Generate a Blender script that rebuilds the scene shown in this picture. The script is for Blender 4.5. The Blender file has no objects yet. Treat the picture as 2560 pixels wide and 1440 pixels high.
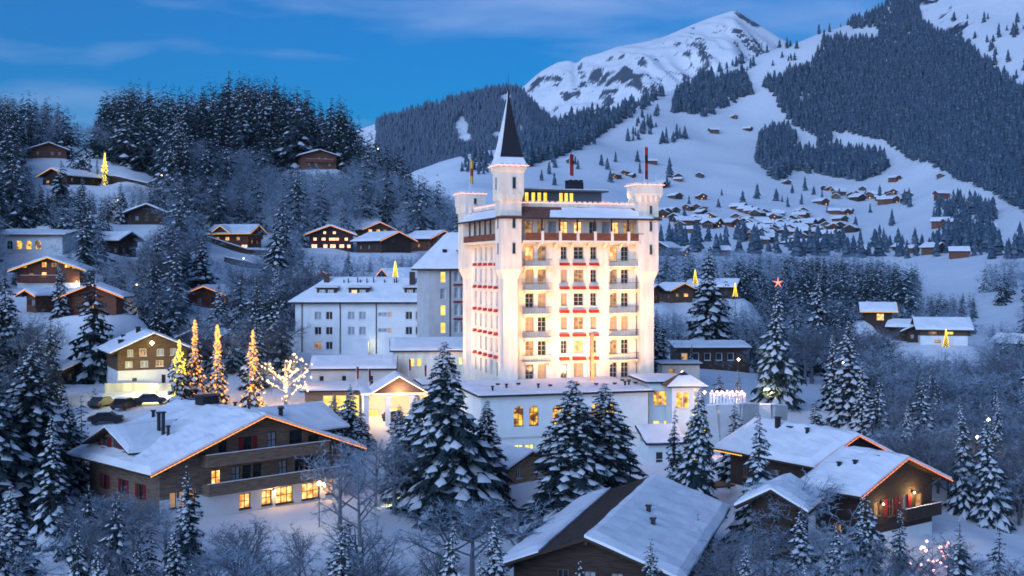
import bpy, math, random
import numpy as np
R = math.radians
random.seed(7); rng = np.random.default_rng(11)
scene = bpy.context.scene
C = scene.collection
# ------------------------------------------------------------------ camera
F, CX, HY, ZC = 3000.0, 1280.0, 670.0, 30.0      # focal length in photo pixels, horizon row, camera height
cam_d = bpy.data.cameras.new('camera'); cam = bpy.data.objects.new('camera', cam_d); C.objects.link(cam)
cam.location = (0, 0, ZC); cam.rotation_euler = (R(90), 0, 0)
cam_d.sensor_width = 36; cam_d.lens = 36*F/2560; cam_d.shift_y = -50/2560
cam_d.clip_start = 1; cam_d.clip_end = 20000
scene.camera = cam
scene.render.engine = 'CYCLES'
scene.cycles.use_denoising = True
scene.cycles.max_bounces = 5; scene.cycles.diffuse_bounces = 3; scene.cycles.glossy_bounces = 2
scene.cycles.transparent_max_bounces = 6; scene.cycles.volume_bounces = 0
scene.cycles.sample_clamp_indirect = 4.0
scene.cycles.caustics_reflective = False; scene.cycles.caustics_refractive = False
scene.cycles.filter_width = 1.7
HAZE = 0.000045
scene.render.resolution_x = 1024; scene.render.resolution_y = 576
# ------------------------------------------------------------------ sky, sun, exposure
SUN_EL, SUN_AZ = 3.0, 200.0          # low evening sun behind the camera, already under the ridges
world = bpy.data.worlds.new('World'); scene.world = world; world.use_nodes = True
nt = world.node_tree; nt.nodes.clear()
def N(t, kind, **kw):
    n = t.nodes.new(kind)
    for k, v in kw.items():
        if k.startswith('i_'):
            key = k[2:]; key = int(key) if key.isdigit() else key.replace('_', ' ')
            n.inputs[key].default_value = v
        else: setattr(n, k, v)
    return n
sky = N(nt, 'ShaderNodeTexSky'); sky.sky_type = 'NISHITA'; sky.sun_disc = False
sky.sun_elevation = R(SUN_EL); sky.sun_rotation = R(SUN_AZ); sky.altitude = 1100
sky.air_density = 1.0; sky.dust_density = 0.2; sky.ozone_density = 4.0
hs = N(nt, 'ShaderNodeHueSaturation', i_Saturation=1.25, i_Hue=0.5)
tint = N(nt, 'ShaderNodeMix', data_type='RGBA', blend_type='MULTIPLY'); tint.inputs[0].default_value = 1
tint.inputs[7].default_value = (0.86, 0.87, 1.06, 1)
tc = N(nt, 'ShaderNodeTexCoord')
mp = N(nt, 'ShaderNodeMapping'); mp.inputs['Scale'].default_value = (1.6, 1.6, 8.0); mp.inputs['Location'].default_value = (0.3, 0.1, 0.35)
cn = N(nt, 'ShaderNodeTexNoise', i_Scale=2.2, i_Detail=5.0, i_Roughness=0.5)
cr = N(nt, 'ShaderNodeMapRange', i_1=0.47, i_2=0.70, i_3=0.0, i_4=0.5)
cm = N(nt, 'ShaderNodeMix', data_type='RGBA'); cm.inputs[7].default_value = (2.0, 2.5, 4.0, 1)
bg = N(nt, 'ShaderNodeBackground', i_Strength=0.15); wo = N(nt, 'ShaderNodeOutputWorld')
L_ = nt.links.new
L_(sky.outputs[0], hs.inputs['Color']); L_(hs.outputs[0], tint.inputs[6])
L_(tc.outputs['Generated'], mp.inputs[0]); L_(mp.outputs[0], cn.inputs[0]); L_(cn.outputs[0], cr.inputs[0])
L_(cr.outputs[0], cm.inputs[0]); L_(tint.outputs[2], cm.inputs[6]); L_(cm.outputs[2], bg.inputs[0]); L_(bg.outputs[0], wo.inputs[0])
sun_d = bpy.data.lights.new('sun', 'SUN'); sun_d.energy = 1.9; sun_d.angle = R(55); sun_d.color = (0.45, 0.62, 0.97)
sun = bpy.data.objects.new('sun', sun_d); C.objects.link(sun)
sun.rotation_euler = (R(69), 0, R(-32))           # broad blue afterglow of the western sky behind the camera
scene.view_settings.view_transform = 'Standard'; scene.view_settings.look = 'None'
scene.view_settings.exposure = 0.9; scene.view_settings.gamma = 1.0
# ------------------------------------------------------------------ materials
MAT = {}
def mat(name, col, rough=0.7, emit=None, es=0.0, var=0.0, vscale=3.0, bump=0.0, bscale=8.0, metal=0.0, spec=0.3, stretch=None, col2=None, objvar=0.0):
    m = bpy.data.materials.new(name); m.use_nodes = True; t = m.node_tree; b = t.nodes['Principled BSDF']
    b.inputs['Base Color'].default_value = (*col, 1); b.inputs['Roughness'].default_value = rough
    b.inputs['Metallic'].default_value = metal; b.inputs['Specular IOR Level'].default_value = spec
    if emit: b.inputs['Emission Color'].default_value = (*emit, 1); b.inputs['Emission Strength'].default_value = es
    if var or bump or objvar:
        g = N(t, 'ShaderNodeTexCoord'); mpn = N(t, 'ShaderNodeMapping'); t.links.new(g.outputs['Object'], mpn.inputs[0])
        if stretch: mpn.inputs['Scale'].default_value = stretch
    last = None
    if var:
        n = N(t, 'ShaderNodeTexNoise', i_Scale=vscale, i_Detail=4.0); t.links.new(mpn.outputs[0], n.inputs[0])
        mx = N(t, 'ShaderNodeMix', data_type='RGBA')
        c2 = col2 or tuple(c*(1-var) for c in col); c1 = col if col2 else tuple(min(1, c*(1+var*.6)) for c in col)
        mx.inputs[6].default_value = (*c1, 1); mx.inputs[7].default_value = (*c2, 1)
        rr = N(t, 'ShaderNodeMapRange', i_1=0.35, i_2=0.65); t.links.new(n.outputs[0], rr.inputs[0]); t.links.new(rr.outputs[0], mx.inputs[0])
        t.links.new(mx.outputs[2], b.inputs['Base Color']); last = mx.outputs[2]
    if objvar:
        oi = N(t, 'ShaderNodeObjectInfo'); vr = N(t, 'ShaderNodeMapRange', i_3=1-objvar, i_4=1+objvar); t.links.new(oi.outputs['Random'], vr.inputs[0])
        hv = N(t, 'ShaderNodeHueSaturation'); hv.inputs['Color'].default_value = (*col, 1)
        if last: t.links.new(last, hv.inputs['Color'])
        t.links.new(vr.outputs[0], hv.inputs['Value']); t.links.new(hv.outputs[0], b.inputs['Base Color'])
    if bump:
        n2 = N(t, 'ShaderNodeTexNoise', i_Scale=bscale, i_Detail=4.0); t.links.new(mpn.outputs[0], n2.inputs[0])
        bp = N(t, 'ShaderNodeBump', i_Strength=bump, i_Distance=0.15); t.links.new(n2.outputs[0], bp.inputs['Height']); t.links.new(bp.outputs[0], b.inputs['Normal'])
    MAT[name] = m; return m
mat('snow', (0.82, 0.84, 0.87), 0.65, var=0.06, vscale=0.25, bump=0.25, bscale=1.6)
mat('snow_roof', (0.84, 0.85, 0.88), 0.6, var=0.05, vscale=0.5, bump=0.3, bscale=1.2)
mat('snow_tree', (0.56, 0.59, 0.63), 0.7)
mat('needles', (0.013, 0.028, 0.033), 0.85, objvar=0.35)
mat('needles_frost', (0.04, 0.065, 0.085), 0.85, objvar=0.3)
mat('needles_far', (0.05, 0.088, 0.13), 0.9)  # far needles, lightened and blued so distance haze sits in the colour
mat('needles_rime_haze', (0.11, 0.15, 0.20), 0.9)  # rimed needles of the far ridge, with haze painted into the pale tone
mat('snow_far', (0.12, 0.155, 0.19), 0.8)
mat('bark', (0.05, 0.04, 0.035), 0.9)
mat('twig', (0.12, 0.13, 0.15), 0.9, objvar=0.3)
mat('frost', (0.24, 0.31, 0.39), 0.85, objvar=0.25)  # rime grey with the blue of skylit shade mixed into its colour
mat('frost_brown', (0.13, 0.155, 0.19), 0.85, objvar=0.25)
mat('plaster', (0.80, 0.72, 0.60), 0.8, var=0.13, vscale=0.8, stretch=(1.6, 1.6, .35), bump=0.08, bscale=14)
mat('plaster_white', (0.76, 0.77, 0.77), 0.8, var=0.07, vscale=0.5, bump=0.05, bscale=14)
mat('plaster_green', (0.66, 0.72, 0.71), 0.8, var=0.06, vscale=0.5)
mat('plaster_grey', (0.50, 0.50, 0.50), 0.85, var=0.12, vscale=0.5)
mat('concrete', (0.42, 0.42, 0.41), 0.9, var=0.25, vscale=0.35, stretch=(2.5, 2.5, 0.4))
mat('wood', (0.135, 0.082, 0.05), 0.75, var=0.4, vscale=2.0, stretch=(0.5, 0.5, 7), bump=0.4, bscale=3)
mat('wood_grey', (0.21, 0.145, 0.105), 0.8, var=0.4, vscale=2.0, stretch=(0.5, 0.5, 7), bump=0.4, bscale=3)
mat('wood_dark', (0.055, 0.034, 0.026), 0.8, var=0.4, vscale=2.0, stretch=(0.5, 0.5, 7), bump=0.3, bscale=3)
mat('wood_red', (0.17, 0.065, 0.04), 0.8, var=0.4, vscale=2.0, stretch=(0.5, 0.5, 7))
mat('wood_light', (0.26, 0.16, 0.10), 0.75, var=0.3, vscale=2.0, stretch=(0.5, 0.5, 7))
mat('eave', (0.035, 0.024, 0.024), 0.8)
mat('tile', (0.16, 0.075, 0.06), 0.8, var=0.4, vscale=4.0)
mat('slate', (0.022, 0.02, 0.026), 0.6)
mat('metal_dark', (0.02, 0.02, 0.025), 0.5)
mat('metal_grey', (0.10, 0.11, 0.13), 0.5)
mat('white_paint', (0.75, 0.74, 0.72), 0.6)
mat('frame_grey', (0.38, 0.36, 0.34), 0.6)
mat('frame_dark', (0.05, 0.035, 0.03), 0.6)
mat('red', (0.42, 0.035, 0.025), 0.7)
mat('red_dark', (0.22, 0.012, 0.02), 0.7)
mat('yellow', (0.7, 0.45, 0.04), 0.7)
mat('glass', (0.02, 0.03, 0.04), 0.12, spec=0.6)
mat('curtain', (0.34, 0.38, 0.42), 0.35, var=0.3, vscale=2.5, stretch=(4, 4, .4), spec=0.5)
mat('curtain_warm', (0.26, 0.18, 0.12), 0.5, var=0.35, vscale=2.5, stretch=(4, 4, .4), emit=(1.0, 0.52, 0.2), es=0.22)
def lit(name, c1, c2, s, sc=1.6):
    m = mat(name, (0.1, 0.06, 0.03), 0.5); t = m.node_tree; b = t.nodes['Principled BSDF']
    g = N(t, 'ShaderNodeTexCoord'); oi = N(t, 'ShaderNodeObjectInfo'); ad = N(t, 'ShaderNodeVectorMath', operation='ADD')
    mu = N(t, 'ShaderNodeVectorMath', operation='SCALE', i_Scale=40.0)
    n = N(t, 'ShaderNodeTexNoise', i_Scale=sc, i_Detail=2.0); mx = N(t, 'ShaderNodeMix', data_type='RGBA')
    mx.inputs[6].default_value = (*c1, 1); mx.inputs[7].default_value = (*c2, 1)
    rr = N(t, 'ShaderNodeMapRange', i_1=0.38, i_2=0.62)
    t.links.new(oi.outputs['Random'], mu.inputs[0]); t.links.new(g.outputs['Object'], ad.inputs[0]); t.links.new(mu.outputs[0], ad.inputs[1])
    t.links.new(ad.outputs[0], n.inputs[0]); t.links.new(n.outputs[0], rr.inputs[0]); t.links.new(rr.outputs[0], mx.inputs[0])
    t.links.new(mx.outputs[2], b.inputs['Emission Color']); b.inputs['Emission Strength'].default_value = s
lit('lit', (1.0, 0.62, 0.22), (0.55, 0.16, 0.02), 1.1)
lit('lit_dim', (0.75, 0.40, 0.13), (0.16, 0.07, 0.025), 0.5)
lit('lit_yellow', (1.0, 0.78, 0.16), (0.85, 0.52, 0.06), 0.8, 0.8)
lit('lit_lime', (0.95, 0.98, 0.35), (0.6, 0.62, 0.15), 0.8, 0.8)
lit('lit_pink', (1.0, 0.66, 0.45), (0.95, 0.40, 0.22), 1.2)
lit('lit_room', (1.0, 0.52, 0.06), (0.07, 0.02, 0.006), 1.0, 1.3)
def glow(name, col, s): mat(name, (0.05, 0.04, 0.03), 0.5, emit=col, es=s)
glow('bulb_orange', (1.0, 0.34, 0.07), 1.5)
glow('strip_orange', (1.0, 0.33, 0.09), 1.0)
glow('strip_red', (1.0, 0.26, 0.12), 0.8)
glow('strip_yellow', (1.0, 0.50, 0.05), 0.8)
glow('strip_pink', (1.0, 0.42, 0.36), 1.3)
glow('bulb_yellow', (1.0, 0.68, 0.06), 1.5)
glow('bulb_warm', (1.0, 0.62, 0.30), 2.2)
glow('bulb_white', (1.0, 0.80, 0.55), 6)
glow('bulb_lime', (1.0, 0.92, 0.42), 8)
glow('bulb_pink', (1.0, 0.42, 0.42), 2.6)
glow('bulb_star', (1.0, 0.30, 0.24), 0.9)
glow('bulb_red', (1.0, 0.05, 0.06), 4.0)
# ------------------------------------------------------------------ mesh helpers
class MB:
    def __init__(s): s.v = []; s.f = []; s.m = []
    def poly(s, pts, mi=0):
        i = len(s.v); s.v += [tuple(map(float, p)) for p in pts]; s.f.append(tuple(range(i, i+len(pts)))); s.m.append(mi); return s
    def box(s, x0, x1, y0, y1, z0, z1, mi=0):
        i = len(s.v); s.v += [(x, y, z) for z in (z0, z1) for y in (y0, y1) for x in (x0, x1)]
        for q in ((0, 2, 3, 1), (4, 5, 7, 6), (0, 1, 5, 4), (2, 6, 7, 3), (0, 4, 6, 2), (1, 3, 7, 5)):
            s.f.append(tuple(i+k for k in q)); s.m.append(mi)
        return s
    def loft(s, rings, mi=0, cap=True, face_m=None):
        i0 = len(s.v); n = len(rings[0])
        for r in rings: s.v += [tuple(map(float, p)) for p in r]
        for k in range(len(rings)-1):
            for j in range(n):
                a = i0+k*n+j; b = i0+k*n+(j+1) % n
                s.f.append((a, b, b+n, a+n)); s.m.append(face_m(k, j) if face_m else mi)
        if cap:
            s.f.append(tuple(i0+n-1-j for j in range(n))); s.m.append(mi)
            s.f.append(tuple(i0+(len(rings)-1)*n+j for j in range(n))); s.m.append(mi)
        return s
    def tube(s, p, q, r0, r1=None, n=6, mi=0, cap=True):
        p, q = np.array(p, float), np.array(q, float); d = q-p; l = np.linalg.norm(d)
        if l < 1e-6: return s
        d /= l; a = np.array((0, 0, 1.)) if abs(d[2]) < .9 else np.array((1., 0, 0)); u = np.cross(d, a); u /= np.linalg.norm(u); w = np.cross(d, u)
        r1 = r0 if r1 is None else r1
        th = [2*math.pi*k/n for k in range(n)]
        return s.loft([[p+r0*(math.cos(t)*u+math.sin(t)*w) for t in th], [q+r1*(math.cos(t)*u+math.sin(t)*w) for t in th]], mi, cap)
    def ball(s, c, r, mi=0):      # octahedron bulb
        i = len(s.v); x, y, z = c
        s.v += [(x+r, y, z), (x-r, y, z), (x, y+r, z), (x, y-r, z), (x, y, z+r), (x, y, z-r)]
        for q in ((0, 2, 4), (2, 1, 4), (1, 3, 4), (3, 0, 4), (2, 0, 5), (1, 2, 5), (3, 1, 5), (0, 3, 5)): s.f.append(tuple(i+k for k in q)); s.m.append(mi)
        return s
    def beam(s, p, q, w, h, mi=0):    # bar of rectangular section, h vertical
        p, q = np.array(p, float), np.array(q, float); d = q-p; d /= np.linalg.norm(d)
        u = np.cross(d, (0, 0, 1.)); u /= np.linalg.norm(u); n = np.cross(u, d)
        ring = lambda c: [c+u*w/2+n*h/2, c-u*w/2+n*h/2, c-u*w/2-n*h/2, c+u*w/2-n*h/2]
        return s.loft([ring(p), ring(q)], mi)
    def mesh(s, name, mats, smooth=False):
        me = bpy.data.meshes.new(name); me.from_pydata(s.v, [], s.f)
        for m in mats: me.materials.append(MAT[m])
        if len(mats) > 1: me.polygons.foreach_set('material_index', s.m)
        if smooth: me.polygons.foreach_set('use_smooth', [True]*len(s.f))
        me.update(); return me
def link(name, data, parent=None, loc=(0, 0, 0), rotz=0.0, scale=None):
    o = bpy.data.objects.new(name, data); C.objects.link(o); o.location = loc; o.rotation_euler = (0, 0, rotz)
    if scale is not None: o.scale = (scale,)*3 if np.isscalar(scale) else scale
    if parent: o.parent = parent
    return o
def mk(name, mb, mats, parent=None, loc=(0, 0, 0), rotz=0.0, smooth=False):
    if isinstance(mats, str): mats = [mats]
    return link(name, mb.mesh(name, mats, smooth), parent, loc, rotz)
USED = {}
def tag(o, label, cat, group=None, kind=None):
    o['label'] = label; o['category'] = cat
    if group: o['group'] = group
    if kind: o['kind'] = kind
    return o
def thing(name, label, cat, loc=(0, 0, 0), rotz=0.0, group=None): return tag(link(name, None, None, loc, rotz), label, cat, group)
def P(px, py, d): return np.array(((px-CX)*d/F, d, ZC-(py-HY)*d/F))
def proj(p): return CX+F*p[0]/p[1], HY-F*(p[2]-ZC)/p[1]
def lamp(name, parent, loc, energy, col, radius=0.15, kind='POINT', aim=None, size=R(70), blend=0.6):
    d = bpy.data.lights.new(name, kind); d.energy = energy; d.color = col; d.shadow_soft_size = radius
    o = bpy.data.objects.new(name, d); C.objects.link(o); o.location = loc
    if parent: o.parent = parent
    if kind == 'SPOT':
        d.spot_size = size; d.spot_blend = blend
        from mathutils import Vector
        o.rotation_euler = Vector(np.array(aim)-np.array(loc)).to_track_quat('-Z', 'Y').to_euler()
    return o
# ------------------------------------------------------------------ terrain
def vnoise(x, y, seed=0):
    xi = np.floor(x).astype(np.int64); yi = np.floor(y).astype(np.int64); fx = x-xi; fy = y-yi
    fx = fx*fx*(3-2*fx); fy = fy*fy*(3-2*fy)
    def h(a, b):
        n = (a*374761393+b*668265263+seed*974634777) & 0xffffffff
        n = ((n ^ (n >> 13))*1274126177) & 0xffffffff
        return ((n ^ (n >> 16)) & 0xffff)/65535.0
    return (h(xi, yi)*(1-fx)+h(xi+1, yi)*fx)*(1-fy)+(h(xi, yi+1)*(1-fx)+h(xi+1, yi+1)*fx)*fy
def fbm(x, y, o=4, seed=0, ridge=False):
    s = 0; a = 0.5
    for k in range(o):
        n = vnoise(x*2**k, y*2**k, seed+k)
        s = s+a*((1-abs(2*n-1)) if ridge else n); a *= .5
    return s
# per view column: (distance, ground height) pairs
PROF = {
 -2000: [(20, 4), (100, 5), (125, 6.5), (165, 11), (200, 17), (240, 28), (290, 40), (360, 62), (480, 90), (600, 108), (750, 100), (1000, 60), (3600, 60)],
 60:   [(20, 4), (100, 4.5), (125, 6), (150, 9.5), (165, 11), (180, 12.5), (210, 26.5), (235, 29), (250, 33), (290, 42), (328, 51), (345, 54), (358, 60), (372, 64.5), (400, 70), (480, 88), (600, 104), (750, 96), (1000, 60), (3600, 60)],
 235:  [(20, 4), (100, 4.5), (125, 6), (150, 10), (165, 11.3), (180, 12.5), (200, 20), (240, 29), (290, 43), (330, 51), (347, 54), (358, 59), (380, 67), (450, 74), (520, 74), (700, 60), (1000, 50), (3600, 50)],
 330:  [(20, 4), (100, 4.5), (125, 6.5), (150, 10.5), (165, 11.5), (172, 12.5), (176, 14), (190, 15), (215, 18), (260, 31), (300, 42), (345, 54.5), (358, 58), (390, 66), (450, 76), (510, 90), (560, 92), (700, 75), (1000, 50), (3600, 50)],
 600:  [(20, 4), (100, 4.5), (125, 7), (150, 9.5), (165, 11), (185, 12.5), (215, 16), (260, 24), (318, 34.5), (330, 35.5), (390, 50), (450, 70), (510, 93), (560, 96), (700, 78), (1000, 50), (3600, 50)],
 800:  [(20, 4), (100, 4.5), (125, 7), (150, 9), (165, 10.5), (185, 12.5), (215, 14), (260, 23), (318, 34.5), (330, 35.5), (420, 58), (500, 84), (550, 86), (700, 70), (1000, 50), (3600, 50)],
 950:  [(20, 4), (100, 4.5), (125, 6.5), (150, 8.5), (165, 10), (185, 12), (215, 14), (260, 23), (318, 34.5), (330, 35.5), (420, 56), (500, 70), (560, 68), (900, 45), (1300, 90), (1800, 150), (2000, 120), (3600, 100)],
 1150: [(20, 4), (100, 4.5), (130, 6), (160, 10.5), (215, 14), (260, 20), (325, 31), (420, 42), (480, 44), (700, 45), (1000, 80), (1400, 145), (1800, 208), (2000, 170), (3600, 120)],
 1300: [(20, 4), (100, 4.5), (130, 6), (150, 6), (215, 14), (260, 18), (325, 24), (420, 32), (700, 44), (1000, 70), (1400, 135), (1900, 240), (2150, 210), (3600, 150)],
 1450: [(20, 4), (100, 4.5), (130, 6), (150, 6), (215, 13), (325, 22), (500, 32), (700, 42), (1000, 64), (1400, 130), (2000, 283), (2250, 250), (3600, 150)],
 1600: [(20, 4), (100, 4.5), (130, 5.5), (150, 6), (215, 12), (325, 18), (500, 28), (700, 38), (950, 55), (1200, 80), (1500, 135), (1750, 205), (2200, 360), (2450, 330), (3600, 200)],
 1750: [(20, 4), (100, 4.5), (125, 5), (150, 6.5), (170, 9.5), (200, 11), (288, 10.5), (420, 21), (550, 30), (700, 37), (950, 54), (1200, 78), (1500, 128), (1750, 190), (2050, 290), (2350, 420), (2600, 390), (3600, 250)],
 1870: [(20, 4), (100, 4.5), (125, 5), (148, 6.5), (152, 9), (165, 10.5), (200, 11), (288, 9), (420, 17), (550, 26), (700, 35), (950, 53), (1200, 76), (1500, 122), (1750, 178), (2050, 275), (2450, 468), (2700, 430), (3600, 280)],
 1950: [(20, 4), (100, 4.5), (125, 5), (150, 7), (165, 9), (200, 9.5), (260, 8), (318, 9), (420, 13), (600, 24), (850, 42), (1000, 54), (1200, 74), (1500, 119), (1750, 174), (2050, 268), (2500, 513), (2750, 470), (3600, 300)],
 2100: [(20, 4), (100, 4.5), (125, 5), (150, 7), (165, 8.5), (200, 9), (260, 7), (318, 9), (420, 12), (600, 21), (800, 33), (950, 45), (1200, 70), (1500, 114), (1750, 166), (2050, 262), (2600, 582), (2850, 540), (3600, 350)],
 2250: [(20, 3), (100, 3.5), (125, 4), (150, 5), (165, 5), (200, 5), (260, 5), (318, 9.5), (340, 10), (420, 12), (600, 21), (800, 33), (950, 44), (1200, 72), (1500, 118), (1750, 180), (2050, 300), (2700, 652), (2950, 610), (3600, 400)],
 2420: [(20, 2), (100, 2.5), (125, 3), (165, 2.5), (200, 3), (260, 5), (305, 8.5), (330, 9.5), (420, 13), (600, 24), (800, 38), (950, 50), (1200, 90), (1500, 165), (1750, 260), (2200, 480), (2850, 800), (3100, 760), (3600, 500)],
 2600: [(20, 2), (100, 2), (165, 1.5), (200, 2), (260, 4), (318, 8), (420, 14), (600, 27), (800, 44), (1000, 72), (1300, 130), (1600, 235), (2200, 520), (2900, 880), (3200, 840), (3600, 600)],
 4600: [(20, 2), (100, 2), (165, 1.5), (200, 2), (260, 4), (318, 8), (420, 14), (600, 30), (800, 55), (1000, 95), (1300, 190), (1600, 320), (2200, 640), (2900, 1000), (3200, 950), (3600, 700)],
}
PXS = np.arange(-2000, 4601, 20.0); LD = np.linspace(math.log(20), math.log(3600), 300)
_c = sorted(PROF); _t = np.array([np.interp(LD, np.log([p[0] for p in PROF[c]]), [p[1] for p in PROF[c]]) for c in _c])
TZ = np.array([np.interp(PXS, _c, _t[:, j]) for j in range(len(LD))]).T
def blur(a, k, ax):
    w = np.exp(-.5*(np.arange(-3*k, 3*k+1)/k)**2); w /= w.sum()
    pad = [(0, 0), (0, 0)]; pad[ax] = (3*k, 3*k); b = np.pad(a, pad, mode='edge')
    return np.apply_along_axis(lambda r: np.convolve(r, w, 'valid'), ax, b)
TZ = blur(blur(TZ, 2, 0), 2, 1)
_D = np.exp(LD)[None, :]; _X = (PXS[:, None]-CX)*_D/F; _Y = _D+0*_X
amp = np.clip((_D-190)/900, 0, 1)
TZ += amp*((fbm(_X/160, _Y/160, 4, 3)-.47)*(10+_D*.012)) + np.clip((_D-95)/60, 0, 1)*(fbm(_X/14, _Y/14, 3, 9)-.44)*.5
TZ += np.clip((_D-1500)/800, 0, 1)*(fbm(_X/90, _Y/300, 3, 21, True)-.6)*22*np.clip((PXS[:, None]-1900)/400, 0, 1)
def gz(px, d):
    u = np.clip((np.asarray(px, float)-PXS[0])/20.0, 0, len(PXS)-1.001); w = np.clip((np.log(np.asarray(d, float))-LD[0])/(LD[1]-LD[0]), 0, len(LD)-1.001)
    i = u.astype(int); j = w.astype(int); a = u-i; b = w-j
    return (TZ[i, j]*(1-a)+TZ[i+1, j]*a)*(1-b)+(TZ[i, j+1]*(1-a)+TZ[i+1, j+1]*a)*b
def ground_at(x, y): return float(gz(CX+F*x/y, y))
def on_ground(px, d): return np.array(((px-CX)*d/F, d, float(gz(px, d))))
def grid_mesh(name, X, Y, Z, mats, faces_m=None):
    n, m = X.shape; v = np.stack([X, Y, Z], -1).reshape(-1, 3)
    i = np.arange(n-1)[:, None]*m+np.arange(m-1)[None, :]; q = np.stack([i, i+m, i+m+1, i+1], -1).reshape(-1, 4)
    me = bpy.data.meshes.new(name); me.vertices.add(len(v)); me.vertices.foreach_set('co', v.ravel())
    me.loops.add(q.size); me.loops.foreach_set('vertex_index', q.ravel()); me.polygons.add(len(q))
    me.polygons.foreach_set('loop_start', np.arange(0, q.size, 4)); me.polygons.foreach_set('use_smooth', np.ones(len(q), bool))
    for k in mats: me.materials.append(MAT[k])
    me.update(); me.validate(); return me
def mountain_mat(name, rock, snowc, thr, soft, sc, st, slope_lo, slope_hi):
    m = bpy.data.materials.new(name); m.use_nodes = True; t = m.node_tree; b = t.nodes['Principled BSDF']; b.inputs['Roughness'].default_value = .8
    b.inputs['Specular IOR Level'].default_value = .2
    g = N(t, 'ShaderNodeTexCoord'); ge = N(t, 'ShaderNodeNewGeometry'); sx = N(t, 'ShaderNodeSeparateXYZ'); t.links.new(ge.outputs['True Normal'], sx.inputs[0])
    mpn = N(t, 'ShaderNodeMapping'); mpn.inputs['Scale'].default_value = st; mpn.inputs['Rotation'].default_value = (0, R(35), 0); t.links.new(g.outputs['Object'], mpn.inputs[0])
    n = N(t, 'ShaderNodeTexNoise', i_Scale=sc, i_Detail=7.0, i_Roughness=.62); t.links.new(mpn.outputs[0], n.inputs[0])
    sl = N(t, 'ShaderNodeMapRange', i_1=slope_hi, i_2=slope_lo, i_3=-.12, i_4=.14); t.links.new(sx.outputs[2], sl.inputs[0])
    ad = N(t, 'ShaderNodeMath', operation='ADD'); t.links.new(n.outputs[0], ad.inputs[0]); t.links.new(sl.outputs[0], ad.inputs[1])
    rr = N(t, 'ShaderNodeMapRange', i_1=thr, i_2=thr+soft); t.links.new(ad.outputs[0], rr.inputs[0])
    mx = N(t, 'ShaderNodeMix', data_type='RGBA'); mx.inputs[6].default_value = (*snowc, 1); mx.inputs[7].default_value = (*rock, 1)
    t.links.new(rr.outputs[0], mx.inputs[0]); t.links.new(mx.outputs[2], b.inputs['Base Color'])
    bp = N(t, 'ShaderNodeBump', i_Strength=.5, i_Distance=12.0); t.links.new(n.outputs[0], bp.inputs['Height']); t.links.new(bp.outputs[0], b.inputs['Normal'])
    MAT[name] = m
mountain_mat('peak', (0.07, 0.085, 0.11), (0.86, 0.86, 0.88), .56, .05, .010, (1, 1, .45), .50, .92)
mountain_mat('hill_snow', (0.05, 0.06, 0.08), (0.80, 0.82, 0.85), .515, .05, .009, (1, 1, .6), .5, .95)
ground_me = grid_mesh('snow_ground', _X, _Y, TZ, ['snow', 'hill_snow'])
_pm = np.zeros((len(PXS)-1, len(LD)-1), np.int32); _pm[(PXS[:-1, None] > 2180) & (np.exp(LD)[None, :-1] > 2150)] = 1
ground_me.polygons.foreach_set('material_index', _pm.ravel())
g = link('snow_ground', ground_me); g['kind'] = 'structure'
def level_pads(pads):            # flatten the ground under buildings
    global TZ
    for (x, y, z, r) in pads:
        ds = np.hypot(_X-x, _Y-y); w = np.clip((2.1*r-ds)/(1.1*r), 0, 1); w = w*w*(3-2*w); TZ = TZ*(1-w)+z*w
    ground_me.vertices.foreach_set('co', np.stack([_X, _Y, TZ], -1).astype(np.float32).ravel()); ground_me.update()
g['label'] = 'snow-covered valley floor and ski slopes rising behind the village'
# a second hill and the snow peak behind, each with its own crest line
def far_hill(name, pts, dc, db, dbk, zb, mats, ns, seed, label, rough=30):
    px = np.arange(pts[0][0], pts[-1][0]+1, 6.0); cy = np.interp(px, [p[0] for p in pts], [p[1] for p in pts]); cy = blur(cy[None], 1, 1)[0]
    dcs = dc+60*np.sin(px/90.0); t = np.linspace(0, 1.6, 161)
    D = np.where(t[None] < 1, db+(dcs[:, None]-db)*t[None], dcs[:, None]+(dbk-dcs[:, None])*(t[None]-1)/.6)
    zc = ZC-(cy-HY)*dcs/F; s = np.where(t < 1, t**1.15, 1-((t-1)/.6)**1.2*.75)[None]
    X = (px[:, None]-CX)*D/F
    Z = zb+(zc[:, None]-zb)*s
    fade = np.clip(np.minimum(t, abs(1-t)*2.2), 0, .5)[None]*2
    Z = Z+(fbm(X/ns+.45*D/ns, D/ns*.5, 5, seed, True)-.55)*(zc[:, None]-zb)*.34*fade + (fbm(X/170+.5*D/170, D/420, 4, seed+5, True)-.6)*rough*np.clip(fade*1.6, 0, 1) + (fbm(X/60, D/60, 3, seed+7)-.45)*5
    o = link(name, grid_mesh(name, X, D, Z, mats)); o['kind'] = 'structure'; o['label'] = label
    return px, D, Z, t
HB = far_hill('wooded_hill', [(500, 480), (700, 400), (860, 335), (930, 312), (1000, 292), (1080, 268), (1150, 248), (1220, 232), (1270, 224), (1305, 232), (1335, 268), (1380, 305), (1480, 350), (1700, 420)],
              2900, 2000, 3500, 60, ['hill_snow'], 500, 33, 'darkly wooded hill ridge in front of the snow peak')
far_hill('snow_mountain', [(1000, 400), (1200, 290), (1260, 250), (1310, 215), (1350, 180), (1395, 155), (1425, 150), (1445, 162), (1452, 145), (1500, 132), (1545, 116), (1600, 107), (1660, 92), (1720, 66), (1765, 48), (1800, 36), (1835, 24), (1868, 44), (1905, 66), (1945, 92), (2050, 150), (2300, 220), (2900, 300)],
         4600, 3300, 5600, 150, ['peak'], 620, 51, 'sharp snow-covered mountain peak with rocky ribs under the sky', 95)
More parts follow.
